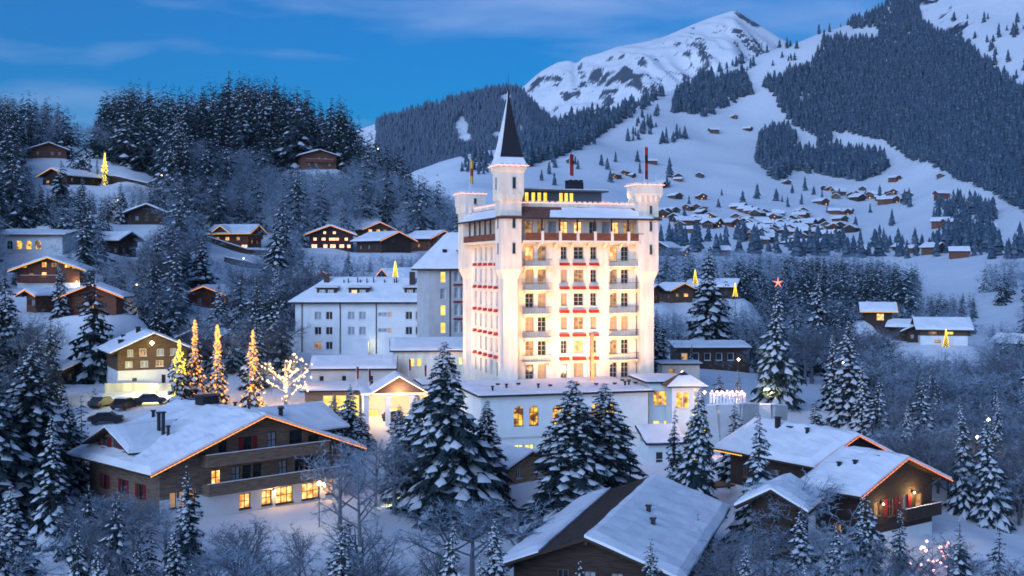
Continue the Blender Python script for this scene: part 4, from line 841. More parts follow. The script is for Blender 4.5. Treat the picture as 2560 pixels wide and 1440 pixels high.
# chalet with the bright gable lamp
LM = chalet('chalet', 'brown chalet on a white base with a bright lamp under its gable', -52.6, 176.5, 27, 12.6, 13.0, 17.6, 2.75, 12.4, oh=1.3, ohs=1.3, m='wood', base=2.55, seed=41, frame='white_paint', below=2.5,
     front=[(-3.2, 17.0, .8, 1.0, CU, 2, 1), (-1.4, 17.0, 1.0, 1.1, 'lit_dim', 2, 1), (1.1, 17.0, 1.0, 1.0, CU, 2, 1), (3.0, 17.0, .9, 1.0, CU, 2, 1), (-3.4, 15.4, 1.0, .9, CU, 2, 1), (-1.2, 15.4, 1.1, .9, CU, 2, 1), (1.0, 15.4, 1.1, .9, 'lit_dim', 2, 1), (3.2, 15.4, 1.0, .9, CU, 2, 1), (-2.6, 13.3, .8, .6, DK, 1, 1), (1.6, 12.5, .7, 1.7, DK, 1, 1)],
     lamps=[(-.2, 19.1, 3600, (1, .82, .25))], chim=[(-1.2, 6.5, .3, 1.2, 'metal_dark'), (-4.2, 3.5, .35, .8, 'metal_dark'), (-3.0, 9.0, .25, .7, 'metal_dark')])
bl = MB().ball((-.2, .8, 6.55), .34); mk('lamp_globe', bl, 'bulb_lime', LM)
ch('low shed with snowy roof beside the chalet with the bright lamp', 200, 906, 185, 6.5, 7, 60, 2.6, 18, m='wood_dark', seed=42, name='shed')
ch('dark shed behind the orange-lit spruces with snowy lean roof', 474, 828, 196, 7, 8, -30, 3.4, 20, m='wood_dark', seed=43, name='shed')
# chalets on the western hillside
ch('wide red-brown chalet with glowing gable windows on the western slope', 118, 643, 216, 13.4, 12, 10, 3.0, 20, m='wood_red', strip='strip_yellow', seed=50, frame='wood', base=.8,
   front=[(-4.2, 30.0, .9, .9, 'lit', 1, 1), (-.8, 30.1, .9, 1.0, 'lit', 2, 1), (.9, 30.1, 1.0, .9, 'lit_dim', 2, 1), (3.2, 30.0, 1.0, .9, 'lit', 2, 1), (4.4, 29.9, .8, .8, 'lit', 1, 1), (-3, 28.3, .8, .8, 'lit_dim', 1, 1), (-.8, 28.2, 1.0, 1.1, 'lit', 1, 1), (2.5, 28.2, 1, 1, DK, 1, 1)], balc=[(27.7, -4.6, 1.6, 1.0)], lamps=[(4.9, 27.6, 60, (1, .75, .2))])
ch('small chalet with orange-lit eaves under the wide red-brown chalet', 62, 724, 200, 4.6, 7, -25, 2.6, 24, m='wood_red', strip='strip_orange', seed=51)
ch('chalet half hidden by a spruce with long orange-lit gable edges', 225, 711, 196, 10.4, 9, 8, 2.8, 22, m='wood_red', strip='strip_orange', seed=52)
ch('chalet among frosted trees with faint pink-lit gable edge', 508, 715, 245, 10.0, 9, -12, 2.6, 20, m='wood_red', strip='strip_orange', seed=53)
c5 = ch('chalet turned broadside with yellow-lit eaves and a lit dormer gable', 648, 562, 325, 10, 13.5, 74, 3.6, 26, m='wood_red', strip='strip_yellow', strip_eave=True, seed=54, left=[(1.0, 37.4, 1.2, 1.0, 'lit_dim', 1, 1), (4.0, 37.4, 1.2, 1.0, 'lit', 1, 1), (7.2, 37.4, 1.2, 1.0, 'lit_dim', 1, 1), (3.0, 35.2, 1.2, 1.2, 'lit_pink', 1, 1), (5.6, 35.2, 1.2, 1.0, 'lit', 1, 1), (8.8, 35.2, 1.8, 1.1, 'lit_pink', 2, 1)])
b = MB(); b.poly([(-4.9, 6, 3.6), (-4.9, 11.5, 3.6), (-4.9, 8.75, 5.6)][::-1]); dm = mk('dormer', b, 'wood', c5)
q1 = [(-5.5, 5.6, 3.5), (-1.2, 5.6, 4.3), (-1.2, 8.75, 5.75), (-5.5, 8.75, 5.7)]; q2 = [(-5.5, 8.75, 5.7), (-1.2, 8.75, 5.75), (-1.2, 11.9, 4.3), (-5.5, 11.9, 3.5)]
mk('dormer_roof', slab(slab(MB(), q1, .2), q2, .2), 'wood_dark', dm); b = MB(); snow_slab(b, *q1, .3, 3, 6, 6); snow_slab(b, *q2, .3, 4, 6, 6); mk('snow', b, 'snow_roof', dm)
b = MB()
for p_, q_ in (((-5.58, 5.6, 3.45), (-5.58, 8.75, 5.65)), ((-5.58, 8.75, 5.65), (-5.58, 11.9, 3.45))):
    rr = light_row(p_, q_, .5, .09); i = len(b.v); b.v += rr.v; b.f += [tuple(c+i for c in f) for f in rr.f]; b.m += rr.m
mk('light_strip', b, 'strip_yellow', dm)
ch('dark chalet with glowing rows of windows and orange-lit gable above the annexe', 826, 563, 325, 14.2, 12, 6, 3.4, 20, m='wood_dark', strip='strip_orange', seed=55, frame='wood_dark',
   front=[(-1.6, 39.2, .8, .8, 'lit_pink', 1, 1), (1.0, 39.2, .9, .8, 'lit_pink', 1, 1), (-4.2, 37.4, 1.0, .9, 'lit_pink', 1, 1), (-1.9, 37.4, 1.2, .9, 'lit_pink', 1, 1), (.9, 37.4, 2.8, .9, 'lit_pink', 3, 1), (4.2, 37.4, 1.0, .9, 'lit_pink', 1, 1), (-4.4, 35.4, 1.6, 1.1, 'lit_pink', 2, 1), (-1.4, 35.4, 1.2, 1.1, 'lit_pink', 1, 1), (.6, 35.4, 1.6, 1.1, 'lit_pink', 2, 1), (3.0, 35.4, 1.4, 1.1, 'lit_pink', 2, 1), (4.9, 35.4, 1.0, 1.0, 'lit_pink', 1, 1)])
ch('dark unlit chalet with long snowy roof and orange-lit gable edge', 998, 579, 318, 12.2, 14, 42, 3.0, 22, m='wood_dark', strip='strip_orange', seed=56, front=[(-1, 37, .9, .8, DK, 1, 1)])
ch('chalet peeping out behind the dark unlit chalet with warm windows', 950, 555, 352, 11, 10, 30, 3.6, 22, m='wood', strip='strip_orange', seed=57, front=[(-2.5, 40.6, 1.2, .8, 'lit', 2, 1), (0, 40.6, 1.2, .8, 'lit', 2, 1), (2.2, 40.6, 1.2, .8, 'lit_dim', 2, 1)])
ch('snowy chalet roof with orange edge tucked behind the rear wing', 1112, 577, 330, 11, 12, 48, 3.2, 22, m='wood_red', strip='strip_orange', seed=58)
ch('unlit brown chalet high on the slope above the yellow-lit tree', 122, 356, 370, 13, 13, 24, 2.3, 20, m='wood_red', seed=59)
ch('chalet with golden eave lights under the road by the yellow tree', 128, 420, 340, 12.5, 14, -28, 2.4, 20, m='wood_dark', strip='strip_yellow', seed=60, front=[(-3, 54.2, 1.4, .8, 'lit_dim', 1, 1), (3.4, 54.2, 1.6, .8, 'lit_dim', 2, 1)])
ch('dark unlit chalet gable deep among the hillside spruces', 365, 510, 290, 11, 10, 12, 2.6, 22, m='wood_dark', seed=61)
ch('dark barn with bright snowy roof under the hillside spruces', 330, 580, 268, 8, 9, 64, 3.6, 26, m='wood_dark', seed=62, name='barn')
ch('brown chalet nearly swallowed by frosted trees below the ridge', 800, 374, 430, 15, 12, 20, 4.5, 16, m='wood_red', seed=63)
ch('house with bright lamp behind the white annexe roof', 955, 672, 262, 8, 12, -62, 3.0, 24, m='wood_dark', seed=64, strip='strip_orange')
ch('house with orange gable end above the white annexe chimney', 806, 678, 262, 7, 9, 40, 3.0, 24, m='wood_dark', seed=65, strip='strip_orange')
block('villa', 'white villa with arched golden windows and a red eave on the western slope', 'house', -20, 589, 250, R(2), 14.5, 9, 4.4, [(3.0+i*1.95, 1.5, 1.25, 1.9, p_, 2, 2, 'arch') for i, p_ in enumerate(('glass', 'lit_room', 'lit_room', 'lit_room'))], 'plaster_white', roof_m='wood_red', seed=66, slope=.12, eave=.9)
ch('snow-laden chalet roof above the white villa', -8, 548, 265, 12, 14, 70, 3.5, 22, m='wood_dark', seed=67)
# chalets east of the hotel
r_ = ch('chalet broadside to the valley with one blazing square window', 2240, 757, 318, 8.5, 9.5, 78, 2.4, 28, m='wood_dark', strip='strip_yellow', strip_eave=True, seed=70, left=[(3.0, 16.2, 1.9, 1.8, 'lit', 1, 1)])
ch('broad chalet with lit dormer gable across the wooded valley', 2425, 795, 305, 10.5, 14, 80, 3.8, 28, m='wood', seed=71, left=[(2.0, 13.2, 2.0, .8, 'lit_dim', 2, 1), (6, 13.2, 2.0, .8, 'lit_yellow', 2, 1), (3.5, 11.2, 1.4, .7, 'lit_dim', 1, 1)], base=2.2)
ch('dark chalet pair roof beside the broad valley chalet', 2310, 800, 312, 8, 9, 60, 3.0, 24, m='wood_dark', seed=72)
ch('low dark chalet with snowy roof among the valley trees', 2285, 815, 306, 7, 8, -35, 2.6, 24, m='wood_dark', seed=73)
ch('chalet with golden eaves beyond the tall spruce east of the hotel', 1712, 708, 330, 10, 10, 30, 3.0, 22, m='wood', strip='strip_yellow', seed=74, front=[(1.5, 22.0, 1.6, 1.0, 'lit', 1, 1), (-1.5, 22.0, 1.2, 1.0, 'lit_dim', 1, 1)])
ch('brown chalet with snowy roof close behind the plain turret', 1645, 712, 320, 8, 10, 50, 3.0, 24, m='wood_red', seed=75)
ch('long snow-roofed house beyond the tall spruce', 1850, 698, 345, 12, 15, 70, 3.2, 20, m='wood_dark', seed=76)
ch('chalet corner with golden eave at the valley edge', 2590, 838, 295, 10, 10, 40, 3.2, 22, m='wood_dark', strip='strip_yellow', seed=77)
block('sports_pavilion', 'long low sports pavilion with snowy roof behind the garden spruces', 'building', 1690, 872, 226, R(3), 14, 6, 3.0, [(1 + 2.2*i, .8, 1.2, 1.4, 'lit_dim' if i == 0 else 'glass', 1, 1) for i in range(5)], 'wood_dark', slope=.12, seed=78)
block('garden_house', 'small flat garden house with dark eave behind the hotel wing', 'building', 1655, 912, 190, R(3), 6, 4, 2.6, [(1, .6, 1.2, 1.4, 'lit_dim', 1, 1)], 'plaster', seed=79)
# village on the far slope: one small chalet mesh per colour, placed singly
def village_mesh(mm, lt):
    b = MB(); W, L, H, r, o = 9, 12, 4.5, 2.3, 1.3; w = W/2
    for (x0, y0, x1, y1) in ((-w, 0, w, 0), (w, 0, w, L), (w, L, -w, L), (-w, L, -w, 0)): b.poly([(x0, y0, -3), (x1, y1, -3), (x1, y1, H), (x0, y0, H)], 0)
    b.poly([(-w, 0, H), (w, 0, H), (0, 0, H+r)]); b.poly([(w, L, H), (-w, L, H), (0, L, H+r)])
    k = r/w; e = H-k*o
    for s_ in (-1, 1):
        slab(b, [(s_*(w+o), -o, e+.1), (0, -o, H+r+.1), (0, L+o, H+r+.1), (s_*(w+o), L+o, e+.1)], .2, 1)
        slab(b, [(s_*(w+o-.1), -o+.1, e+.62), (0, -o+.1, H+r+.62), (0, L+o-.1, H+r+.62), (s_*(w+o-.1), L+o-.1, e+.62)], .5, 2)
    i = 0
    for z in (.6, 3.0):
        for x in (-3, -1, 1, 3): b.box(x-.5, x+.5, -.08, -.01, z, z+1.1, 3 if (i in lt) else 4); i += 1
    b.box(-w-.1, w+.1, -1.0, -.09, 2.3, 3.0, 1)
    return b.mesh('chalet', [mm, 'wood_dark', 'snow_roof', 'lit', 'glass'])
VM = [village_mesh('wood_red', (2,)), village_mesh('wood', ()), village_mesh('wood_dark', ()), village_mesh('wood_red', (1, 6))]
def ray_d(px, py, lo=350.0, hi=2900.0):
    ds = np.exp(np.linspace(math.log(lo), math.log(hi), 500)); ys = HY-F*(gz(px, ds)-ZC)/ds
    k = np.nonzero(ys <= py)[0]; return float(ds[k[0]]) if len(k) else None
VIL = [(1655, 545), (1668, 540), (1685, 556), (1716, 527), (1742, 530), (1752, 533), (1762, 540), (1700, 570), (1722, 566), (1738, 583), (1770, 572), (1862, 528), (1878, 533), (1888, 545), (1912, 540), (1850, 560), (1868, 572), (1892, 575), (1918, 562), (1934, 552), (1946, 549), (1962, 562), (1980, 557), (1998, 566), (2012, 548), (2026, 568), (2036, 568), (1955, 582), (1973, 586), (2000, 590), (2022, 588), (2052, 592), (2075, 596), (2095, 598), (1905, 592), (1880, 598), (1862, 590),
       (1985, 617), (2002, 619), (2038, 620), (2055, 617), (2165, 637), (2270, 630), (2290, 632), (2325, 634), (2352, 634), (2398, 642), (2420, 642), (2372, 566), (2390, 566), (2488, 580), (2100, 536), (2118, 538), (2130, 535), (2060, 476), (2075, 478), (2092, 490), (2110, 488), (2140, 492), (2158, 500), (2172, 497), (2190, 492), (2208, 496), (2232, 490), (2240, 508), (2225, 507), (2262, 507), (2350, 492), (2368, 494), (1970, 463), (1748, 446), (1757, 500), (1695, 452), (1672, 466), (1660, 472), (1705, 455), (1640, 412), (1795, 334), (1878, 332), (1838, 298), (2246, 455), (2350, 446), (1425, 410), (1535, 445), (1560, 440), (1585, 448), (1650, 640), (1716, 642), (1820, 640)]
rv = random.Random(5)
VIL += [(rv.gauss(1960, 70), rv.gauss(574, 15)) for _ in range(46)]+[(rv.gauss(1735, 30), rv.gauss(556, 18)) for _ in range(10)]+[(rv.gauss(2170, 50), rv.gauss(497, 8)) for _ in range(12)]
for i, (px, py) in enumerate(VIL):
    d = ray_d(px, py)
    if d is None: continue
    up = py < 470 or d > 1500
    o = link('chalet', VM[i % 4], None, on_ground(px, d), R(random.choice([-35, -15, 10, 30, 55, 75, 100])), random.uniform(.8, 1.15)*(.9 if up else 1.0)*(1+max(0, d-1000)/3500))
    zn = 'strung along the crest road above the village' if (py < 515 and px > 2040) else ('in the packed heart of the far village' if 1840 < px < 2110 else ('at the wooded lower edge of the far village' if py > 610 else 'in the loose western end of the far village'))
    lk = ('red-brown chalet with one lit window', 'plain brown unlit chalet', 'dark unlit chalet', 'red-brown chalet with two lit windows')[i % 4]
    if up: tag(o, 'tiny brown hay barn standing alone high on the white slope', 'barn', 'hay barns scattered on the upper white slope'); o.name = 'hay_barn'
    else: tag(o, 'small '+lk+' '+zn, 'chalet', 'village chalets on the far slope')
# ------------------------------------------------------------------ trees
def np_mesh(name, v, f, mats, mi=None):
    me = bpy.data.meshes.new(name); v = np.asarray(v, np.float32); f = np.asarray(f, np.int32); n = f.shape[1]
    me.vertices.add(len(v)); me.vertices.foreach_set('co', v.ravel()); me.loops.add(f.size); me.loops.foreach_set('vertex_index', f.ravel())
    me.polygons.add(len(f)); me.polygons.foreach_set('loop_start', np.arange(0, f.size, n, dtype=np.int32))
    for m in mats: me.materials.append(MAT[m])
    if mi is not None: me.polygons.foreach_set('material_index', np.asarray(mi, np.int32))
    me.update(); me.validate(); return me
def spruce_arrays(seed, levels, nb0, R0, teeth, snowy=1.0, bare=.06, droop=.38, open_=0.0):
    """unit-height spruce: boughs as drooping toothed fans, snow pads lying on them; returns needle and snow triangles"""
    r = np.random.default_rng(seed); nv, nf, sv, sf = [], [], [], []
    lean = r.uniform(-.012, .012, 2); ph = r.random(3)*6.28; asym = r.uniform(.1, .24)
    for i in range(levels):
        t = bare+(1-bare)*(i+.4*r.random())/levels; t = min(t, .985)
        rad = R0*((1-t)**.82)*(1.05-.35*max(0, (.12-t)/.12))+.006
        nb = max(3, int(round(nb0*(.45+.55*(1-t)**.6)))); a0 = r.random()*6.283
        for k in range(nb):
            if r.random() < open_: continue
            az = a0+6.283*(k+r.uniform(-.3, .3))/nb; ln = rad*r.uniform(.55, 1.2)*(1+asym*math.sin(az+ph[0])*math.sin(5*t+ph[1])+.12*math.sin(13*t+ph[2]+az)); dr = droop*(.55+.8*(1-t))*r.uniform(.7, 1.3)
            dirv = np.array((math.cos(az), math.sin(az))); sd = np.array((-dirv[1], dirv[0])); zz = t+r.uniform(-.3, .3)/levels
            def spine(f): return np.array((dirv[0]*ln*f+lean[0]*t, dirv[1]*ln*f+lean[1]*t, zz-ln*dr*(.35*f+1.0*f*f-.35*f**3)))
            wd = ln*r.uniform(.24, .36)*(1 if teeth < 6 else .72)+.004
            for q in range(teeth):
                f0, f1 = .08+.86*q/teeth, .08+.86*(q+1)/teeth; p0, p1 = spine(f0), spine(min(1, f1+.06)); wv = wd*(1.05-.62*abs((f0+f1)/2-.45)*1.6)*r.uniform(.6, 1.25)
                for s_ in (-1, 1):
                    tip = spine(min(1.08, f1+.16)); tip = tip+np.array((sd[0]*s_*wv, sd[1]*s_*wv, -wv*r.uniform(.25, .75)))
                    j = len(nv); nv += [p0, p1, tip]; nf.append((j, j+1, j+2))
                j = len(nv); nv += [p0, p1, (p0+p1)/2+np.array((0, 0, -wd*r.uniform(.5, 1.0)))]; nf.append((j, j+1, j+2))
            tipp = spine(1.12); j = len(nv); pp = spine(.82); nv += [pp+np.array((*(sd*wd*.35), 0)), pp-np.array((*(sd*wd*.35), 0)), tipp]; nf.append((j, j+1, j+2))
            # snow pads
            for (f0, f1) in (((.12, .52), (.46, .98)) if teeth < 6 else ((.12, .4), (.36, .68), (.62, 1.0))):
                if r.random() > snowy*(.5+.5*(f1 > .6)): continue
                f0 += r.uniform(-.05, .08); p0, p1 = spine(f0), spine(f1); pm = spine((f0+f1)/2); w2 = wd*r.uniform(.42, .85); th = .012*r.uniform(.6, 1.3)*(.4+ln/R0)+.002
                up = np.array((0, 0, th)); s3 = np.array((sd[0]*w2, sd[1]*w2, -w2*.28))
                s4 = np.array((-sd[0]*w2, -sd[1]*w2, -w2*.28)); j = len(sv)
                sv += [p0+up*.15, p1+up*.1, pm+s3+up*.1, pm+s4+up*.1, pm+up, (p0+pm)/2+up*.95, (p1+pm)/2+up*.8]
                sf += [(j, j+2, j+5), (j+5, j+2, j+4), (j+4, j+2, j+6), (j+6, j+2, j+1), (j, j+5, j+3), (j+5, j+4, j+3), (j+4, j+6, j+3), (j+6, j+1, j+3)]
    return np.array(nv), np.array(nf), np.array(sv).reshape(-1, 3), np.array(sf).reshape(-1, 3)
def trunk_mesh(name, r0, h, m): return MB().tube((0, 0, -.03), (0, 0, h), r0, r0*.15, 7).mesh(name, [m])
SPR = []
for i, (lv, nb, R0, te, sn, op, dr) in enumerate(((30, 9, .21, 4, .95, .05, .5), (28, 9, .25, 4, .9, .08, .42), (32, 8, .17, 4, .85, .06, .55), (26, 8, .28, 4, .8, .14, .36), (30, 8, .155, 4, .7, .05, .5), (27, 9, .22, 4, .55, .08, .5))):
    a, f, s, g = spruce_arrays(100+i, lv, nb, R0, te, sn, .05, dr, op)
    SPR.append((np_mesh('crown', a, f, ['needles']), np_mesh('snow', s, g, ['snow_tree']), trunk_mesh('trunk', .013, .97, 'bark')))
for i, (lv, nb, R0, te, sn, op, dr) in enumerate(((64, 12, .235, 7, .55, .1, .5), (60, 13, .265, 7, .5, .12, .46))):      # finer ones for the nearest trees
    a, f, s, g = spruce_arrays(150+i, lv, nb, R0, te, sn, .04, dr, op)
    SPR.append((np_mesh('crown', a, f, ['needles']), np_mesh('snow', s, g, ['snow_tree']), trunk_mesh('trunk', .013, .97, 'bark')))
SPF = []
for i, (lv, nb, R0, te, sn) in enumerate(((17, 7, .19, 3, .42), (16, 7, .23, 3, .34), (18, 7, .15, 3, .3), (15, 7, .2, 3, .48))):
    a, f, s, g = spruce_arrays(300+i, lv, nb, R0, te, sn, .05, .45, .05)
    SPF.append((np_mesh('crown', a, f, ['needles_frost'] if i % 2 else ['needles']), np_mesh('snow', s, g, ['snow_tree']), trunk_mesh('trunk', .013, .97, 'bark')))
def decid_arrays(seed, spread, n1, n2, n3):
    """bare rime-covered broadleaf tree: limbs, boughs and hundreds of fine twig blades"""
    r = np.random.default_rng(seed); L = MB(); tw = []; tf = []
    def blade(p, q, w):
        p, q = np.array(p), np.array(q); d = q-p; s = np.cross(d, r.normal(size=3)); s *= w/(np.linalg.norm(s)+1e-9); j = len(tw); tw.extend([p-s, p+s, q]); tf.append((j, j+1, j+2))
    hx = r.uniform(.2, .28); L.tube((0, 0, -.03), (0, 0, hx), .022, .017, 6)
    L.tube((0, 0, hx), (r.uniform(-.03, .03), r.uniform(-.03, .03), .72), .016, .005, 5)
    for i in range(n1):
        z0 = hx*.8+(.62-hx)*(i/n1); az = i*2.4+r.uniform(-.4, .4); up = r.uniform(.5, 1.1); l1 = (.36+.1*r.random())*(1-.35*i/n1); dv = np.array((math.cos(az)*spread, math.sin(az)*spread, up)); dv /= np.linalg.norm(dv)
        p0 = np.array((0, 0, z0)); p1 = p0+dv*l1; L.tube(p0, p1, .010, .004, 5, cap=False)
        for j in range(n2):
            f = .3+.7*(j+1)/n2; b0 = p0+dv*l1*f; d2 = dv+r.normal(size=3)*np.array((.65, .65, .4)); d2 /= np.linalg.norm(d2); l2 = .17*r.uniform(.7, 1.3); b1 = b0+d2*l2; L.tube(b0, b1, .0042, .0018, 3, cap=False)
            for k in range(n3):
                c0 = b0+d2*l2*r.uniform(.15, 1); d3 = d2*.7+r.normal(size=3)*np.array((.7, .7, .55)); d3 /= np.linalg.norm(d3); l3 = .085*r.uniform(.6, 1.4); c1 = c0+d3*l3; blade(c0, c1, .0026)
                for _ in range(3): e0 = c0+d3*l3*r.uniform(.2, .95); d4 = d3*.5+r.normal(size=3)*.75; d4 /= np.linalg.norm(d4); blade(e0, e0+d4*.05*r.uniform(.6, 1.4), .0022)
    return L, np.array(tw), np.array(tf)
DEC = []
for i, (sp_, n1, n2, n3, fm) in enumerate(((.9, 8, 7, 7, 'frost'), (.7, 9, 7, 7, 'frost'), (1.1, 7, 7, 8, 'frost'), (.6, 9, 6, 7, 'frost_brown'), (.85, 8, 7, 8, 'frost_brown'))):
    Lm, v, f = decid_arrays(500+i, sp_, n1, n2, n3); DEC.append((np_mesh('crown', v, f, [fm]), None, Lm.mesh('trunk', ['twig'])))
def tree(kind, var, loc, h, label, group, w=1.0, rot=None):
    c, s, t = (SPR if kind == 's' else (SPF if kind == 'f' else DEC))[var]
    o = thing('spruce_tree' if kind in 'sf' else 'frosted_tree', label, 'tree', (loc[0], loc[1], loc[2]-.1), random.random()*6.28 if rot is None else rot, group)
    o.scale = (h*w*random.uniform(.9, 1.12), h*w*random.uniform(.9, 1.12), h); o.rotation_euler[0] = random.gauss(0, .018); o.rotation_euler[1] = random.gauss(0, .018); link('trunk', t, o); link('crown', c, o)
    if s: link('snow_clumps', s, o)['kind'] = 'stuff'
    return o
COUNT = {'s': 0, 'd': 0}
PLACED = []
def key_tree(kind, var, px, ytop, d, label, group=None, w=1.0, zbase=None):
    g_ = on_ground(px, d)
    if zbase is not None: g_[2] = zbase
    h = ZC-(ytop-HY)*d/F-g_[2]+.2
    COUNT['s' if kind in 'sf' else 'd'] += 1; PLACED.append((g_[0], g_[1], 3.0))
    return tree(kind, var, g_, h, label, group, w), g_, h
def tree_lights(label, g_, h, col, R0, n, r, lampcol=None, e=0, name='light_string', seed=1, lo=.06):
    b = MB(); rr = np.random.default_rng(seed); t = lo; az = 0
    for i in range(n):
        t = lo+(.99-lo)*(i/n); az += 1.1+rr.uniform(0, 2.2); rad = R0*h*((1-t)**.82)*rr.uniform(.25, 1.02)*(.75+.35*math.sin(9*t+seed)); 
        if rr.random() < .25: continue
        b.ball((math.cos(az)*rad, math.sin(az)*rad, t*h-rad*.25), r*rr.uniform(.7, 1.25))
    o = thing(name, label, 'lights', g_); mk('bulbs', b, col, o)['kind'] = 'stuff'
    if e: lamp('string_lamp', o, (0, 0, h*.3), e, lampcol, .8); lamp('string_lamp', o, (0, 0, h*.62), e*.6, lampcol, .6)
    return o
level_pads([p for p in PADS if p[1] < 600])
# the trees one can point at
key_tree('s', 7, 1125, 852, 119, 'tallest snow-laden spruce in front of the entrance canopy', w=1.2)
key_tree('s', 6, 1215, 1000, 121, 'dark spruce pressed against the tallest spruce beside the restaurant block', w=1.2)
key_tree('s', 6, 1032, 985, 124, 'medium spruce standing beside the entrance forecourt with a ground lamp at its foot', w=1.3)
key_tree('s', 6, 1438, 950, 117, 'broad snow-laden spruce of the twin pair before the arched windows', w=1.75)
key_tree('s', 7, 1512, 958, 119, 'second broad spruce of the twin pair before the arched windows', w=1.5)
key_tree('s', 4, 1683, 1015, 122, 'slim snowy spruce below the hotel wing windows', w=.95)
key_tree('s', 2, 1890, 1030, 112, 'slim pointed spruce before the chalet with the red-lit gable', w=1.15)
_, g_, h_ = key_tree('s', 6, 1738, 968, 121, 'snowy spruce hung with yellow bulbs below the pavilion', w=.95)
tree_lights('loose string of yellow bulbs on the spruce below the pavilion', g_, h_, 'bulb_yellow', .24, 46, .085, seed=3)
key_tree('s', 7, 60, 862, 116, 'massive dark spruce at the western edge with thick snow pads', w=1.3); key_tree('s', 6, 160, 985, 124, 'dark spruce leaning on the massive western spruce', w=1.2)
key_tree('s', 2, 132, 1035, 108, 'snow-plastered slender spruce beside the eave of the large chalet', w=1.2); key_tree('s', 7, -40, 900, 112, 'dark spruce behind the massive western spruce', w=1.2); key_tree('s', 4, 476, 1165, 100, 'small snow-plastered conifer before the gable of the large chalet', w=1.5)
key_tree('s', 0, 30, 1215, 92, 'low snowy conifer under the massive western spruce', w=1.3)
OL = (1.0, .42, .10)
for (px, yt, d, v, w, nm, sd) in ((487, 803, 163, 4, 1.0, 'orange-lit spruce next to the yellow-lit one', 5), (543, 814, 164, 2, 1.0, 'orange-lit spruce in the middle of the forecourt group', 6), (632, 828, 162, 2, 1.0, 'orange-lit spruce next to the glowing bare tree', 7)):
    _, g_, h_ = key_tree('s', v, px, yt, d, 'snowy '+nm, w=w); tree_lights('dense orange light string on the '+nm, g_, h_, 'bulb_orange', .17, 260, .17, OL, 700, seed=sd)
_, g_, h_ = key_tree('s', 1, 448, 852, 161, 'broad yellow-lit spruce beside the parking wall', w=.95); tree_lights('dense yellow light string on the broad spruce beside the parking wall', g_, h_, 'bulb_yellow', .22, 240, .17, (1, .7, .12), 600, seed=8)
_, g_, h_ = key_tree('d', 2, 715, 858, 163, 'bare tree wrapped in warm lights beside the lobby wing', w=1.0)
b = MB(); rr_ = np.random.default_rng(4)
tv = DEC[2][2].vertices
for i in rr_.integers(0, len(tv), 760): c = np.array(tv[int(i)].co)*h_; b.ball(c+rr_.normal(size=3)*.06, .09)
o = thing('light_string', 'warm white light string wrapped round the bare tree by the lobby wing', 'lights', g_); mk('bulbs', b, 'bulb_warm', o)['kind'] = 'stuff'; o.rotation_euler[2] = [q for q in bpy.data.objects if q.get('label') == 'bare tree wrapped in warm lights beside the lobby wing'][0].rotation_euler[2]; lamp('string_lamp', o, (0, 0, h_*.35), 900, (1, .55, .22), .6); lamp('string_lamp', o, (.5, -.5, h_*.6), 650, (1, .55, .22), .6)
key_tree('s', 2, 690, 660, 230, 'tall dark spruce standing beside the white annexe gable', w=1.25); key_tree('s', 1, 640, 795, 178, 'tall pale spruce behind the orange-lit forecourt trees', w=1.0)
_, g_, h_ = key_tree('s', 4, 262, 384, 348, 'slim spruce glowing yellow all over on the white slope', w=1.0); tree_lights('blanket of yellow lights covering the slim spruce on the white slope', g_, h_, 'bulb_yellow', .18, 300, .2, seed=9, lo=.02)
for (px, yt, d, lab) in ((224, 368, 350, 'first narrow cypress beside the tree glowing yellow'), (243, 378, 350, 'second narrow cypress beside the tree glowing yellow')): key_tree('s', 4, px, yt, d, lab, w=.45)
key_tree('s', 0, 1772, 618, 255, 'huge dark spruce behind the sports pavilion roof', w=1.15); key_tree('s', 4, 1637, 768, 200, 'dark slim spruce close beside the turret wall', w=1.1)
_, g_, h_ = key_tree('s', 1, 1945, 715, 178, 'tall garden spruce lit warm from below with a pink star on top', w=.85); star = MB()
for i in range(5):
    a_ = math.pi/2+i*2*math.pi/5; star.tube((0, 0, 0), (math.cos(a_)*.85, 0, math.sin(a_)*.85), .14, .02, 5)
o = mk('tree_star', star, 'bulb_star'); o.location = g_+np.array((0, 0, h_+.3)); tag(o, 'pink glowing star on the tip of the tall garden spruce', 'star')
fl = thing('floodlight', 'small black garden floodlight at the foot of the tall garden spruce', 'floodlight', g_+np.array((-3.2, -4.0, .1))); mk('housing', MB().loft([[(-.2, -.12, .1), (.2, -.12, .1), (.2, .12, .1), (-.2, .12, .1)], [(-.28, -.2, .4), (.28, -.2, .4), (.28, .2, .4), (-.28, .2, .4)]]), 'metal_dark', fl); lamp('flood_lamp', fl, (0, 0, .5), 9000, (1, .78, .38), .2, 'SPOT', (3.2, 4.0, h_*.4), R(80), .6)
